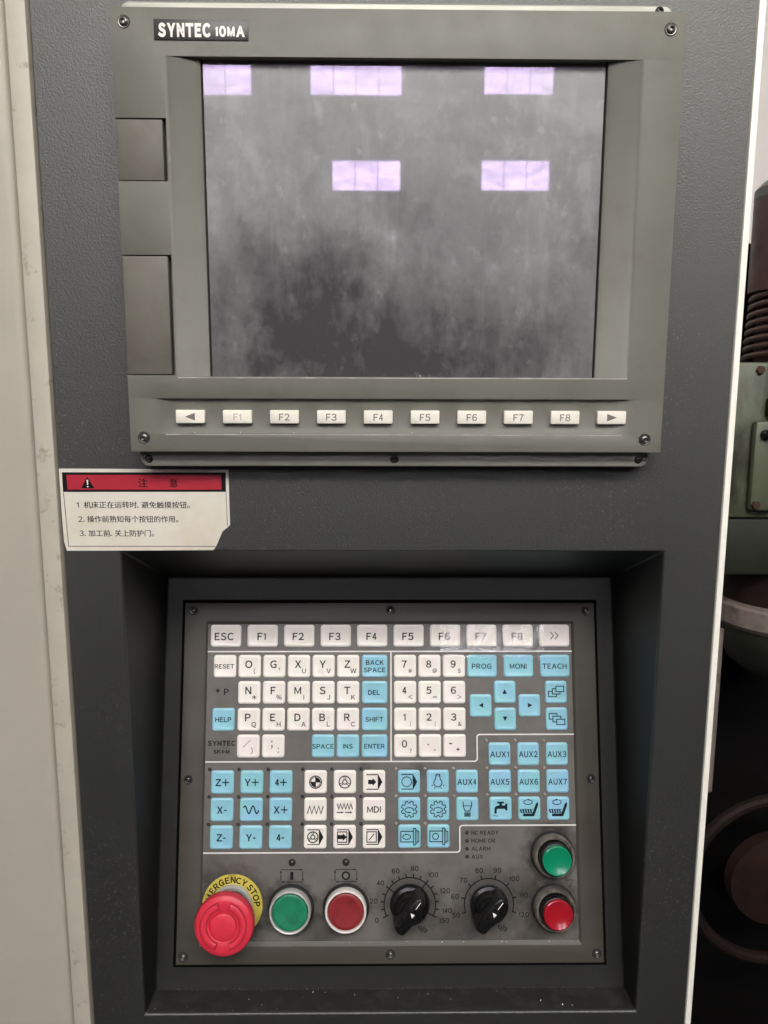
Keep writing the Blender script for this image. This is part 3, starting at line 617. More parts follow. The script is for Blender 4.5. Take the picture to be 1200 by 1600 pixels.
def symbol(k):
    b = G()
    if k in ('up', 'down', 'left', 'right'):
        F_(b, [(-1.7, -1.5), (1.7, -1.5), (0, 1.7)]); b.rot(R({'up': 0, 'down': 180, 'left': 90, 'right': -90}[k])); return b.move(0.3 if k in ('left', 'right') else -0.2, 0.3)
    if k == 'win1':
        S_(b, [(-0.1, 0.4), (5.6, 0.4), (5.6, 4.2), (-0.1, 4.2)], 0.45, True); S_(b, [(-0.4, 2.4), (-2.7, 2.4), (-2.7, -1.3), (2.8, -1.3), (2.8, 0.1)]); S_(b, [(-3.0, 0.6), (-5.5, 0.6), (-5.5, -3.2), (0.2, -3.2), (0.2, -1.6)])
    elif k == 'win2':
        S_(b, [(0.0, -4.0), (5.7, -4.0), (5.7, -0.2), (0.0, -0.2)], 0.45, True); S_(b, [(3.0, 0.1), (3.0, 1.9), (-2.7, 1.9), (-2.7, -2.0), (-0.3, -2.0)]); S_(b, [(0.3, 2.2), (0.3, 3.8), (-5.4, 3.8), (-5.4, -0.1), (-3.0, -0.1)])
    elif k == 'wave': S_(b, [(-5.3 + 10.6*i/40, 2.6*math.sin(2*math.pi*(i/20.0)*0.95 + 0.5)) for i in range(41)], 0.6)
    elif k == 'zig': S_(b, [(-5.6 + 1.6*i, (-2.8 if i % 2 == 0 else 2.4)) for i in range(8)], 0.5)
    elif k == 'zigar':
        S_(b, [(-5.3 + 1.2*i, (3.9 if i % 2 == 0 else 0.2)) for i in range(10)], 0.5); arrow(b, -5.7, -0.8, -2.0); arrow(b, 0.2, 5.4, -2.0)
    elif k == 'ref':
        S_(b, circ(0, 0, 4.2), 0.5, True); S_(b, [(-4.6, 0), (4.6, 0)], 0.35); S_(b, [(0, -4.6), (0, 4.6)], 0.35)
        F_(b, [(0, 0)] + circ(0, 0, 3.3, 8, 0, 90)); F_(b, [(0, 0)] + circ(0, 0, 3.3, 8, 180, 270)); S_(b, circ(0, 0, 3.3), 0.3, True)
    elif k == 'wheel': wheel(b, 0, 0, 4.1, 1.5)
    elif k in ('auto', 'k1', 'k2', 'k3', 'coolk'):
        wedge(b)
        if k == 'auto': F_(b, [(-4.2, -1.5), (-1.0, -1.5), (-1.0, -2.7), (1.6, 0), (-1.0, 2.7), (-1.0, 1.5), (-4.2, 1.5)])
        if k == 'k1': wheel(b, -1.6, 0, 3.6, 1.4)
        if k in ('k2', 'k3'): S_(b, [(-5.0, -3.5), (1.6, -3.5), (1.6, 3.5), (-5.0, 3.5)], 0.45, True)
        if k == 'k2': F_(b, [(-4.8, -1.4), (-1.3, -1.4), (-1.3, -2.6), (1.6, 0), (-1.3, 2.6), (-1.3, 1.4), (-4.8, 1.4)])
        if k == 'k3': S_(b, [(-3.6, -2.2), (0.2, 2.2)], 0.45)
        if k == 'coolk': S_(b, circ(-1.6, 0, 3.4), 0.4, True)
    elif k == 'bulb':
        S_(b, [(-1.3, 5.0), (1.3, 5.0), (1.5, 2.8)] + circ(0, -0.7, 2.9, 18, 52, -232) + [(-1.5, 2.8)], 0.45, True); S_(b, [(-1.5, 4.0), (1.5, 4.0)], 0.3)
        for (x, y_, dx, dy) in ((-3.4, -2.2, -1.0, -0.5), (3.4, -2.2, 1.0, -0.5), (-2.0, -3.7, -0.5, -1.0), (2.0, -3.7, 0.5, -1.0)): S_(b, [(x, y_), (x+dx, y_+dy)], 0.4)
    elif k in ('gear1', 'gear2'): gear(b, k == 'gear2')
    elif k == 'noz':
        S_(b, [(-3.0, 5.0), (-3.0, 2.2), (-1.6, -1.4), (1.6, -1.4), (3.0, 2.2), (3.0, 5.0)]); S_(b, [(-2.7, 2.2), (2.7, 2.2)], 0.35)
        for i in range(5): S_(b, [(-1.8+0.9*i, -2.3), (-1.8+0.9*i, -5.2)], 0.5)
    elif k == 'tap':
        F_(b, [(-4.5, -3.4), (-2.8, -3.4), (-2.8, -0.6), (-2.2, -0.1), (3.2, -0.1), (3.2, -1.2), (4.8, -1.2), (4.8, 3.4), (3.2, 3.4), (3.2, 2.2), (1.0, 2.2), (1.0, 3.6), (2.4, 3.6), (2.4, 4.8), (-2.4, 4.8), (-2.4, 3.6), (-0.9, 3.6), (-0.9, 2.2), (-2.8, 2.0), (-4.2, 0.8)])
        S_(b, [(-5.4, -4.8), (-2.0, -5.0)], 0.3)
    elif k in ('conv1', 'conv2'): conveyor(b, k == 'conv2')
    elif k in ('ch1', 'ch2'):
        chuck(b)
        if k == 'ch1': S_(b, circ(-1.9, -0.2, 2.8, 24, 120, 440, 1.6), 0.42); F_(b, [(-1.2, 1.6), (-3.2, 2.2), (-2.8, 0.8)])
        else: S_(b, circ(-2.0, 0, 2.1, 22), 0.42, True)
    return b
def put_key(u, v, w_, h_, colr, legend, words, ink=None):
    k = part('key', key_mesh(w_, h_), colr, pad, (u, v, ZM), label=words)
    ink = ink or ('ink' if colr == 'white_key' else 'ink_blue')
    if legend is not None and legend.v: part('legend', legend, ink, k)
    return k
cw = lambda c_: 'white' if c_ == 'white_key' else 'blue'
# function row
for i, s in enumerate(['ESC', 'F1', 'F2', 'F3', 'F4', 'F5', 'F6', 'F7', 'F8', '>>']):
    if s == '>>':
        g = G()
        for d in (-1.6, 1.6): S_(g, [(-1.2+d, 2.6), (1.0+d, 0), (-1.2+d, -2.6)], 0.5)
    else: g = text(s, 4.9, bold=0.006).move(-1.2 if s == 'ESC' else -0.6, -0.4, KT)
    put_key(-118.35 + 26.33*i, 100.3, 21.9, 15.8, 'white_key', g, 'white key marked ' + s.replace('>>', 'with two arrowheads'),
            'ink_grey' if s in ('F7', 'F8') else ('ink_grey' if s == '>>' else None))
LX = [-100.9 + 17.66*i for i in range(5)]; LY = [78.7, 60.2, 41.4, 22.85]
def two(a, c_, sa=5.0, sb=3.2):
    b = text(a, sa, bold=0.004).move(-0.6, 1.5, KT)
    if c_: b.join(text(c_, sb), 3.7, -3.3, KT)
    return b
for j, row in enumerate([('O(', "G'", 'XU', 'YV', 'ZW'), ('N*', 'F%', 'MI', 'SJ', 'TK'), ('PQ', 'EH', 'DA', 'BL', 'RC')]):
    for i, s in enumerate(row): put_key(LX[i], LY[j], 16.0, 16.0, 'white_key', two(s[0], s[1]), 'white key marked ' + s[0])
put_key(LX[0], LY[3], 16.0, 16.0, 'white_key', text('/', 4.0).move(-1.2, 1.6, KT).join(text(')', 3.6), 2.6, -3.2, KT), 'white key with a worn slash', 'ink_grey')
put_key(LX[1], LY[3], 16.0, 16.0, 'white_key', text(';', 5.0).move(-1.0, 2.0, KT).join(text(':', 4.0), 3.8, -2.4, KT), 'white key with a worn semicolon', 'ink_grey')
put_key(-118.6, LY[0], 16.0, 16.0, 'white_key', text('RESET', 3.0, bold=0.004).move(-0.3, 0, KT), 'white RESET key')
put_key(-118.9, LY[2], 15.8, 16.0, 'blue_key', text('HELP', 3.2, bold=0.008).move(0, 0, KT), 'blue HELP key')
for u, s, w_ in ((LX[3], 'SPACE', 16.0), (LX[4], 'INS', 16.0), (-11.3, 'ENTER', 18.3)):
    put_key(u, LY[3], w_, 16.0, 'blue_key', text(s, 3.1, bold=0.008).move(0, -0.1, KT), 'blue %s key' % s)
put_key(-11.3, LY[0], 18.3, 16.0, 'blue_key', text('BACK', 3.1, bold=0.010).move(0.2, 2.6, KT).join(text('SPACE', 3.1, bold=0.010), 0, -2.6, KT), 'blue BACK SPACE key')
put_key(-11.3, LY[1], 18.3, 16.0, 'blue_key', text('DEL', 3.2, bold=0.010).move(-0.4, 0, KT), 'blue DEL key')
put_key(-11.3, LY[2], 18.3, 16.0, 'blue_key', text('SHIFT', 3.1, bold=0.008).move(-0.2, 0, KT), 'blue SHIFT key')
for j, row in enumerate(['7#8@9$', '4<5=6>', '1|2|3&', '0?']):
    for i in range(len(row)//2):
        put_key(10.6 + 17.6*i, LY[j], 16.0, 16.0, 'white_key', two(row[2*i], row[2*i+1], 4.8, 2.7), 'white key marked ' + row[2*i])
def dots(a): 
    g = G()
    if a == '.': F_(g, circ(-1.3, 0.9, 0.65, 10)); F_(g, circ(3.4, -2.8, 0.55, 10))
    else: S_(g, [(-4.0, 1.6), (-1.9, 1.6)], 0.55); S_(g, [(1.2, -2.4), (3.4, -2.4)], 0.45); S_(g, [(2.3, -3.5), (2.3, -1.3)], 0.45)
    return g
put_key(28.2, LY[3], 16.0, 16.0, 'white_key', dots('.'), 'white key marked with a dot', 'ink_grey'); put_key(45.8, LY[3], 16.0, 16.0, 'white_key', dots('-'), 'white key marked with a minus sign')
for u, s in ((66.0, 'PROG'), (92.3, 'MONI'), (118.6, 'TEACH')):
    put_key(u, LY[0], 21.3, 16.0, 'blue_key', text(s, 3.5, bold=0.006).move(-0.3, -0.1, KT), 'blue %s key' % s)
for u, v, s, t_ in ((82.2, 60.3, 'up', 'up arrow'), (82.2, 41.4, 'down', 'down arrow'), (64.7, 50.8, 'left', 'left arrow'), (99.7, 50.8, 'right', 'right arrow'), (119.0, 60.2, 'win1', 'rising stacked windows'), (119.0, 41.4, 'win2', 'falling stacked windows')):
    put_key(u, v, 15.6, 15.9, 'blue_key', symbol(s), 'blue key with a %s symbol' % t_)
AX = (77.7, 98.15, 118.65)
for i in range(3): put_key(AX[i], 17.0, 15.5, 15.9, 'blue_key', text('AUX%d' % (i+1), 3.9, bold=0.006, width=13.4).move(-0.1, -0.1, KT), 'blue AUX%d key' % (i+1))
for i in range(4): put_key((54.2, *AX)[i], -1.85, 15.8, 16.0, 'blue_key', text('AUX%d' % (i+4), 3.9, bold=0.006, width=13.4).move(-0.1, -0.2, KT), 'blue AUX%d key' % (i+4))
for j, row in enumerate((('Z+', 'Y+', '4+'), ('X-', 'wave', 'X+'), ('Z-', 'Y-', '4-'))):
    for i, s in enumerate(row):
        g = symbol('wave') if s == 'wave' else text(s, 4.6, bold=0.012).move(0, -0.1, KT)
        put_key(-118.65 + 20.66*i, -1.9 - 18.75*j, 16.1, 16.0, 'blue_key', g, 'blue key with a wavy line' if s == 'wave' else 'blue key marked ' + s)
WS = {'ref': 'quartered target', 'wheel': 'handwheel', 'auto': 'bold arrow', 'zig': 'zigzag', 'zigar': 'zigzag over two arrows', 'k1': 'handwheel and wedge', 'k2': 'boxed arrow and wedge', 'k3': 'slashed box and wedge',
      'coolk': 'circle and wedge', 'bulb': 'lamp bulb', 'gear1': 'gear and anticlockwise arrow', 'gear2': 'gear and clockwise arrow', 'noz': 'nozzle', 'tap': 'water tap', 'conv1': 'chip conveyor turning anticlockwise', 'conv2': 'chip conveyor turning clockwise', 'ch1': 'turning chuck', 'ch2': 'open chuck'}
for j, row in enumerate((('ref', 'wheel', 'auto'), ('zig', 'zigar', 'MDI'), ('k1', 'k2', 'k3'))):
    for i, s in enumerate(row):
        g = text('MDI', 4.2, bold=0.004).move(0, -0.1, KT) if s == 'MDI' else symbol(s)
        put_key(-52.9 + 20.66*i, -1.9 - 18.72*j, 15.9, 16.0, 'white_key', g, 'white MDI key' if s == 'MDI' else 'white key with a %s symbol' % WS[s])
for s, u, v in (('coolk', 13.1, -1.85), ('bulb', 33.6, -1.85), ('gear1', 13.2, -20.6), ('gear2', 33.7, -20.6), ('noz', 54.3, -20.6), ('tap', 77.8, -20.45), ('conv1', 98.15, -20.45), ('conv2', 118.7, -20.5), ('ch1', 13.3, -39.2), ('ch2', 33.7, -39.1)):
    put_key(u, v, 15.8, 16.0, 'blue_key', symbol(s), 'blue key with a %s symbol' % WS[s])
# indicator lights
LED = MB().lathe([(1.25, -0.1), (1.25, 0.3), (1.0, 0.8), (0.55, 1.1), (0.2, 1.2)], 14).mesh('indicator_light')
for i, cx in enumerate((-127.9, -107.2, -86.6, -62.1, -41.5, -20.8, 3.9, 24.5, 44.8)):
    for j in range(3):
        if i == 8 and j == 2: continue
        part('indicator_light', LED, 'led' if i > 5 else 'led_dark', pad, (cx, 6.8 - 18.75*j, ZM))
for cx in (68.5, 88.9, 109.4):
    for cy in (26.2, 7.25, -11.05): part('indicator_light', LED, 'led', pad, (cx, cy, ZM))
for cy in (-37.0, -42.5, -47.9, -53.2): part('indicator_light', LED, 'led_dark', pad, (53.9, cy, ZM))
part('indicator_light', LED, 'led_dark', pad, (-123.4, 61.7, ZM))
LEDB = MB().lathe([(2.5, -0.1), (2.45, 0.6), (1.9, 1.5), (1.0, 2.0), (0.3, 2.1)], 20).mesh('indicator_lamp')
for cx in (-68.9, -31.2): part('indicator_lamp', LEDB, 'led_dark', pad, (cx, -56.6, ZM))
# printed words on the membrane
def word(s, size, u, v, bold=0.004, xs=1.0, left=False, mt='ink'):
    g = text(s, size, bold, xs)
    if left: g.move(-min(q[0] for q in g.v), 0)
    part('printed_text', g.move(u, v, ZL), mt, pad)
word('P', 4.4, -117.4, 60.6); word('SYNTEC', 3.1, -120.0, 24.8, 0.03, 1.0); word('SK4-M', 2.5, -120.0, 19.0, 0.03, 1.0)
for s, v in (('NC READY', -37.1), ('HOME OK', -42.5), ('ALARM', -47.9), ('AUX', -53.3)): word(s, 2.6, 57.0, v, 0.006, 1.0, True, 'ink')
for (cx, s) in ((-69.0, 'I'), (-31.2, 'O')):
    b = MB(); z = ZL; q = (-7.6, -4.1, 7.6, 4.1)
    for n, pts in enumerate(([(q[0], q[3]), (q[2]-2, q[3])], [(q[2], q[3]-0.6), (q[2], q[1]+2)], [(q[2], q[1]), (q[0]+2, q[1])], [(q[0], q[1]+0.6), (q[0], q[3]-2)])): b.ribbon(pts, 0.5, z + 0.004*n)
    for (tx, ty, a) in ((q[2]-0.2, q[3], 0), (q[2], q[1]+0.2, -90), (q[0]+0.2, q[1], 180), (q[0], q[3]-0.2, 90)):
        t_ = MB().poly([(-1.9, -0.7), (0, 0), (-1.9, 0.7)], 0.02).rot(R(a)); b.join(t_, tx, ty, z)
    if s == 'I': b.poly([(-1.1, -2.7), (1.1, -2.7), (1.1, 2.7), (-1.1, 2.7)], z + 0.02)
    else: b.ribbon(circ(0, 0, 2.45, 28), 1.15, z + 0.02, True)
    part('switch_marking', b.move(cx, -65.7), 'ink', pad)
def dial(cx, cy, r_, a0, a1, n, labels, rt_, inner=None):
    b = MB(); b.ribbon(circ(cx, cy, r_, 40, a0, a1), 0.85, ZL)
    if inner:
        b.ribbon(circ(cx, cy, inner, 40, a0, a1), 0.75, ZL)
        for k in (0, 4, 10, n): 
            a = R(a0 + (a1-a0)*k/n); b.ribbon([(cx+(inner if k else r_-2)*math.cos(a), cy+(inner if k else r_-2)*math.sin(a)), (cx+(r_+2)*math.cos(a), cy+(r_+2)*math.sin(a))], 0.85, ZL + 0.006)
    for k in range(n+1):
        a = R(a0 + (a1-a0)*k/n); b.ribbon([(cx+(r_-0.2)*math.cos(a), cy+(r_-0.2)*math.sin(a)), (cx+(r_+2.6)*math.cos(a), cy+(r_+2.6)*math.sin(a))], 0.9, ZL + 0.012)
    part('dial_scale', b, 'ink', pad)
    for k, s in labels.items():
        a = R(a0 + (a1-a0)*k/n); rr_ = rt_ + (0.9 if len(s) == 3 else 0)
        word(s, 3.2, cx + rr_*math.cos(a)*1.04, cy + rr_*math.sin(a), 0.004)
dial(13.5, -85.2, 18.0, 205, -25, 15, {0: '0', 2: '20', 4: '40', 6: '60', 8: '80', 10: '100', 12: '120', 14: '140', 15: '150'}, 24.4, 13.5)
dial(68.8, -85.2, 17.2, 198, -17, 7, {k: str(50+10*k) for k in range(8)}, 23.4)
word('%', 4.2, 22.3, -101.6, 0.0, 1.25); word('%', 4.2, 78.0, -101.2, 0.0, 1.25)
part('printed_mark', MB().ribbon([(122.6, -69.6), (127.8, -69.0), (126.3, -73.5)], 0.55, ZL).poly([(125.2, -75.0), (124.9, -72.9), (127.4, -73.3)], ZL + 0.01), 'ink_dim', pad)
# lifted clear film over the function row
b = MB(); nu, nv = 80, 26
for j in range(nv+1):
    for i in range(nu+1):
        u = 36 + 75*i/nu; t_ = j/nv; e = 1.1*math.sin(u*0.33) + 0.7*math.sin(u*0.81 + 1)
        v = 84.6 + 23.4*t_ + e*(1-t_)
        z = ZM + 1.62 + 0.10*math.sin(u*0.21 + v*0.13) + 0.06*math.sin(u*0.5 - v*0.4) + 0.22*math.exp(-((v-89.3-e*0.5)/1.4)**2) + 0.08*math.exp(-((u-79)/2.0)**2)
        b.v.append((u, v, z))
for j in range(nv):
    for i in range(nu): q = j*(nu+1)+i; b.f.append([q, q+1, q+nu+2, q+nu+1])
part('lifted_film', b, 'film', pad, label="lifted clear film over the end of the top key row")

# ---------------------------------------------------------------- controls on the keypad panel
def control(name, label, cat, u, v, group=None): return empty(name, label, cat, kp_at(u, v, ZM), TILT, group)
es = control('emergency_stop', "red mushroom emergency stop button on a yellow ring label", 'stop button', -110, -85.2)
part('label_disc', MB().lathe([(10.5, 0.2), (10.5, 0.75), (20.8, 0.75), (21.0, 0.6), (21.0, 0.05)], 56, cap=False), 'yellow', es)
g = MB()
for ch, a in zip('EMERGENCYSTOP', (177, 161, 145, 131.5, 117.5, 103, 89, 76, 62, 45, 32, 18, 3.5)):
    g.join(text(ch, 3.9, bold=0.022).rot(R(a-90)), 17.2*math.cos(R(a)), 17.2*math.sin(R(a)), 0.79)
part('lettering', g, 'ink', es)
part('collar', MB().lathe([(14.4, 0.7), (14.4, 2.6), (13.6, 4.2), (13.2, 4.6), (12.6, 4.4), (12.4, 2.0)], 44, cap=True), 'chrome', es)
part('stem', MB().lathe([(10.8, 2.0), (10.6, 14), (12.2, 18.4)], 36, cap=True), 'black', es)
hd = MB(); n = 72; prof = [(11.5, 12.5), (17.5, 14.0), (19.2, 17.5), (19.75, 21.5), (19.6, 24.0), (18.9, 25.8), (17.4, 26.8), (15.6, 27.1), (10.0, 27.1), (9.5, 26.9), (9.2, 25.6), (8.5, 25.6), (8.3, 27.4), (7.6, 27.7), (4, 27.9), (1, 27.95)]
prof = [(r_, z + 5.5) for r_, z in prof]; hd.lathe(prof, n, c=(0, -0.8))
part('mushroom_head', hd.mesh('mushroom_head'), 'estop', es)
for a0, a1 in ((106, 248), (-70, 72)):
    b = MB(); k = 30; pr = [(11.2, 32.4), (11.3, 33.7), (11.8, 34.0), (14.3, 34.0), (14.8, 33.7), (14.9, 32.4)]
    for i in range(k+1):
        a = R(a0 + (a1-a0)*i/k); b.v += [(r_*math.cos(a), r_*math.sin(a) - 0.8, z) for r_, z in pr]
    m_ = len(pr)
    for i in range(k):
        for j in range(m_-1): b.f.append([i*m_+j, i*m_+j+1, (i+1)*m_+j+1, (i+1)*m_+j])
    b.f.append(list(range(m_))); b.f.append(list(range(k*m_, k*m_+m_)))
    part('raised_arrow', b, 'estop', es)
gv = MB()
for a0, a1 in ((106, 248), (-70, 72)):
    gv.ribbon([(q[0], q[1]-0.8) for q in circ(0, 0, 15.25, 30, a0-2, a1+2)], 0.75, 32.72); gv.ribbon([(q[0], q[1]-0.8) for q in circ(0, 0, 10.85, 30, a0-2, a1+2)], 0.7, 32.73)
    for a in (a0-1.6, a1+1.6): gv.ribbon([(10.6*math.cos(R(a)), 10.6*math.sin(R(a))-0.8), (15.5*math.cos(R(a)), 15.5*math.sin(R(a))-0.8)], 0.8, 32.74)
part('groove_shade', gv, 'estop_groove_shade', es)  # flat dark ribbons paint the shade around the raised arrows
def push_button(label, u, v, ring_m, cap_m):
    o = control('push_button', label, 'push button', u, v, 'push buttons on the keypad panel')
    part('base_ring', MB().lathe([(16.2, 0.02), (16.0, 1.2), (15.2, 2.0), (14.4, 2.0)], 44, cap=False), 'rubber', o)
    part('bezel_ring', MB().lathe([(14.4, 0.5), (14.4, 7.0), (14.1, 8.2), (13.6, 8.6), (12.9, 8.4), (12.6, 7.6), (12.5, 4.0)], 48, cap=True), ring_m, o)
    part('button_cap', MB().lathe([(12.15, 4.2), (12.15, 7.2), (11.9, 7.9), (11.2, 8.2), (9.5, 8.0), (7, 7.85), (4, 7.78), (1, 7.75)], 44), cap_m, o)
push_button("green push button with a silver ring beside the emergency stop", -69.3, -87.3, 'chrome', 'green_cap')
push_button("dark red push button with a pale ring under the O marking", -31.0, -86.9, 'white_ring', 'red_cap')
def tall_button(label, u, v, cap_m):
    o = control('push_button', label, 'push button', u, v, 'push buttons on the keypad panel')
    part('base_ring', MB().lathe([(15.4, 0.02), (15.2, 1.2), (14.8, 1.6), (14.2, 1.6)], 44, cap=False), 'rubber', o)
    part('bezel_ring', MB().lathe([(14.3, 0.5), (14.2, 6.5), (13.7, 8.6), (13.2, 9.1), (12.4, 8.6), (12.0, 6.0)], 44, cap=True), 'collar', o)
    part('cap_skirt', MB().lathe([(11.6, 5.5), (11.4, 12.0), (10.9, 13.4), (10.2, 13.6), (9.9, 12.6)], 44, cap=True), 'black' , o)
    part('button_cap', MB().lathe([(10.1, 12.0), (10.1, 14.6), (9.8, 15.3), (9.2, 15.5), (8.2, 15.2), (6.5, 14.75), (4.5, 14.4), (2.2, 14.2), (0.6, 14.15)], 44), cap_m, o)
tall_button("bright green push button in a grimy collar, near the panel edge above a red one", 113.9, -51.6, 'green_cap2')
tall_button("bright red push button in a grimy collar, below the green one at the panel edge", 113.9, -87.0, 'red_cap2')
def knob(label, u, v, ang):
    o = control('rotary_knob', label, 'knob', u, v, 'rotary knobs on the keypad panel')
    part('knob_skirt', MB().lathe([(13.2, 0.05), (13.2, 2.6), (12.6, 3.4), (10.6, 4.0), (10.0, 5.0), (9.4, 11.0), (8.2, 12.2)], 40), 'black', o)
    pts = [(-15.4, -2.8), (-13.8, -4.8), (-4, -6.4), (6, -6.0), (12.0, -4.2), (13.4, -1.6), (13.4, 1.6), (12.0, 4.2), (6, 6.0), (-4, 6.4), (-13.8, 4.8), (-15.4, 2.8)]
    top = [(q[0]*0.92, q[1]*0.72) for q in pts]
    b = MB(); k = len(pts); b.v = [(q[0], q[1], 3.0) for q in pts] + [(q[0]*0.98, q[1]*0.9, 15.0) for q in pts] + [(q[0], q[1], 19.5) for q in top]
    for a in (0, k):
        for i in range(k): b.f.append([a+i, a+(i+1) % k, a+k+(i+1) % k, a+k+i])
    b.f.append(list(range(2*k, 3*k)))
    g = part('grip', b.mesh('grip', bevel=0.8, seg=3, ang=40), 'black', o, rot=R(ang))
    part('index_line', MB().box(5.2, -0.22, 19.4, 10.6, 0.22, 19.62), 'white_ink', g)
    part('pointer_mark', MB().poly([(-0.9, -1.3), (2.0, -1.6), (1.3, 1.5)], 19.6), 'white_ink', g)
    part('skirt_mark', MB().prism([(10.6, -0.35), (12.8, -0.35), (12.8, 0.35), (10.6, 0.35)], 3.0, 3.9), 'ink_pale', o, rot=R(ang+6))
knob("black rotary knob on the wide dial numbered up to 150", 13.5, -85.2, 53)
knob("black rotary knob on the dial numbered from 50 to 120", 68.8, -85.2, 50)

# ---------------------------------------------------------------- metal chips lying on the ledges
b = MB()
def chip(x, z, y_, s):
    q = [(random.uniform(-1, 1)*s, random.uniform(-1, 1)*s, random.uniform(-1, 1)*s) for _ in range(4)]
    b.add([(x+a, y_ + c_, z + d + s*0.6) for a, c_, d in q], [(0, 1, 2), (0, 2, 3), (0, 3, 1), (1, 3, 2)])
for i in range(26): chip(random.uniform(rx0+4, rx1-4), -408.3 + random.uniform(0, 0.5), random.uniform(2, 19), random.uniform(0.25, 0.7))
for i in range(16):
    u = random.uniform(-60, 130); q = kp_at(u, -110.0, -0.7); chip(q[0], q[1], q[2], random.uniform(0.2, 0.5))
for x in (-107, -101, -95, -76, -74, -44, 20, 70, 100): chip(x + random.uniform(-2, 2), 79.4 + c0 + 0.3, -18.6, random.uniform(0.2, 0.5))
chip(25, 79.4 + sy0 + 0.3, -17.5, 0.6)
d_ = MB(); keep = b; b = d_
zq = zb + 0.2; yq = -back_depth(zb)
for i in range(420):
    x = random.uniform(rx0+14, rx1-20)
    if math.sin(x*0.05) + math.sin(x*0.13+1) + random.uniform(-1, 1) < -0.6: continue
    chip(x, zq + random.uniform(0, 0.9), yq - random.uniform(0.3, 1.6), random.uniform(0.15, 0.5))
for i in range(160): chip(random.uniform(rx0+2, rx1-2), -407.4, random.uniform(0.5, 2.2), random.uniform(0.1, 0.3))
M['dust'] = mat("grey_dust", (0.16, 0.155, 0.135), 0.9)
du = part('dust_crumbs', d_.mesh('dust_crumbs', smooth=False), 'dust', None); du['kind'] = 'stuff'; du['label'] = "grey dust gathered along the bottom ledge of the keypad bay"; du.location = (0, 0, H*MM)
b = keep
ch = part('metal_chips', b.move(0, 0, 0).mesh('metal_chips', smooth=False), 'chips', None); ch['kind'] = 'stuff'
ch['label'] = "tiny bright metal chips scattered on the ledges"; ch.location = (0, 0, H*MM)

# ---------------------------------------------------------------- what shows past the edge of the cabinet
bgm = empty('drilling_machine', "old green machine with a brown motor and coil spring behind the cabinet edge", 'machine', (520, -1550, 500))
def cyl(name, x, z0, z1, prof, m_, y_=0, n=40, parent=None):
    b = MB(); v = []
    for (r_, t_) in prof:
        for i in range(n):
            a = 2*math.pi*i/n; b.v.append((x + r_*math.cos(a), z0 + (z1-z0)*t_ + 1550, -y_ + r_*math.sin(a)))
    for k in range(len(prof)-1):
        for i in range(n): j = (i+1) % n; b.f.append([k*n+j, k*n+i, (k+1)*n+i, (k+1)*n+j])
    b.f.append(list(range((len(prof)-1)*n, len(prof)*n))); b.f.append(list(range(n)))
    return part(name, b, m_, parent or bgm)
mo_ = cyl('motor_body', -8, 118, 226, [(58, 0), (58, 1)], 'brown')
cyl('motor_cap', -8, 226, 250, [(58.5, 0), (58, 0.45), (50, 0.8), (36, 1)], 'greymetal')
for i in range(8):
    b = MB(); n, m_ = 36, 8
    for a in range(n):
        for c_ in range(m_):
            A = 2*math.pi*a/n; B = 2*math.pi*c_/m_; r_ = 60 - i*0.5 + 3.4*math.cos(B)
            b.v.append((-4 + r_*math.cos(A), 42 + i*10 + 1550 + 3.6*math.sin(B) + 5*math.sin(A), r_*math.sin(A)))
    for a in range(n):
        for c_ in range(m_): b.f.append([a*m_+c_, ((a+1) % n)*m_+c_, ((a+1) % n)*m_+(c_+1) % m_, a*m_+(c_+1) % m_])
    part('spring_coil', b, 'spring', bgm)
cyl('spindle', -4, 30, 118, [(50, 0), (50, 1)], 'brown')
def bx(name, x0, x1, z0, z1, y0, y1, m_, bev=2.0): return part(name, MB().box(x0-520, z0+1550, -(y1-500), x1-520, z1+1550, -(y0-500)).mesh(name, bevel=bev), m_, bgm)
bx('gearbox', 415, 640, -150, 33, 450, 640, 'green', 4)
bx('side_cover', 440, 490, -140, -34, 436, 449.5, 'green', 5)
kb = MB(); kb.lathe([(6, 0), (5.5, 5), (3.5, 6.5)], 18, c=(451-520, -50+1550)); part('cover_knob', kb.move(0, 0, 64.2), 'black', bgm)
bx('bracket', 455, 478, -28, -8, 436, 449.5, 'darkgreen', 2)
ck = MB()
for i in range(16): ck.ribbon(circ(468 + 1.2*math.sin(i) - 520, -44 - 6*i + 1550, 1.6, 10, ry=3.4), 1.1, 64.8 + 0.3*(i % 2), True)
part('hanging_chain', ck, 'black_iron_and_dark', bgm)
bx('lower_housing', 405, 640, -222, -150.5, 455, 640, 'darkgreen', 6)
cyl('column', 20, -270, -222, [(78, 0), (78, 1)], 'darkbrown', 30)
cyl('column_collar', 22, -300, -268, [(86, 0), (92, 0.2), (92, 0.9), (88, 1)], 'pink', 20)
cyl('collar_housing', 22, -372, -300.5, [(40, 0), (70, 0.3), (84, 0.8), (84, 1)], 'darkgreen', 20)
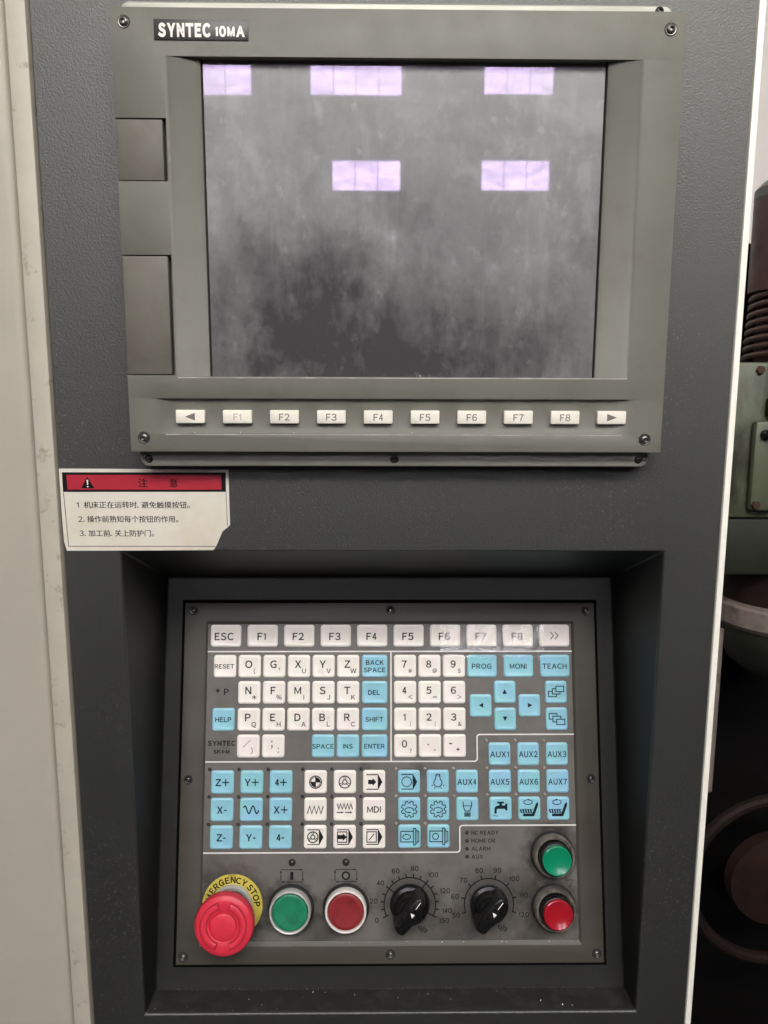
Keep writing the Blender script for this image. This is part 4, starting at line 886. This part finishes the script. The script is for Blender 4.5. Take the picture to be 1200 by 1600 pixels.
cyl('pale_rod', -84, -520, -300, [(9, 0), (9, 1)], 'pink', -10)
bx('dark_backing_low', 400, 1100, -1545, -372, 700, 1000, 'black_iron_and_dark', 4)  # black boxes added to make the depth behind the cabinet dark
bx('dark_backing', 470, 900, -371, 200, 640.5, 900, 'black_iron_and_dark', 4)
BOLT = MB().lathe([(5, 0), (5, 3), (4.2, 3.6)], 6).mesh('bolt')
for (x, z, y_) in ((446, 24, 449.6), (474, 24, 449.6), (486, -30, 449.6), (446, -132, 435.6), (480, -132, 435.6), (480, -42, 435.6)): part('bolt', BOLT, 'spring', bgm, (x-520, z+1550, 500-y_))
hb = MB(); cv_ = [(470, 60, 445), (462, 30, 432), (466, -10, 428), (484, -60, 430), (500, -150, 436), (496, -240, 440)]
for i in range(len(cv_)-1):
    for k in range(6):
        a_, c_ = Vector(cv_[i]), Vector(cv_[i+1]); q = a_.lerp(c_, k/6); hb.lathe([(4.6, -6), (5.0, 0), (4.6, 6)], 8, c=(0, 0)); n0 = len(hb.v) - 24
        for j in range(n0, len(hb.v)): hb.v[j] = (q.x - 520 + hb.v[j][0], q.y + 1550 + hb.v[j][2]*1.3, 500 - q.z + hb.v[j][1])
part('hose', hb, 'black', bgm)
hwh = empty('handwheel', "dark brown rimmed wheel low in the shadow behind the cabinet edge", 'wheel', (582, -700, 560))
b = MB(); n, m_ = 64, 10
for a in range(n):
    for c_ in range(m_):
        A = 2*math.pi*a/n; B = 2*math.pi*c_/m_; r_ = 126 + 9*math.cos(B); b.v.append((r_*math.cos(A), r_*math.sin(A), 9*math.sin(B)))
for a in range(n):
    for c_ in range(m_): b.f.append([a*m_+c_, ((a+1) % n)*m_+c_, ((a+1) % n)*m_+(c_+1) % m_, a*m_+(c_+1) % m_])
part('rim', b, 'darkbrown', hwh); M['rust'] = mat("rusty_hub", (0.020, 0.007, 0.004), 0.7, spec=0.3, var=0.5, vscale=30)
part('hub', MB().lathe([(70, -12), (68, 6), (30, 12)], 40), 'rust', hwh)
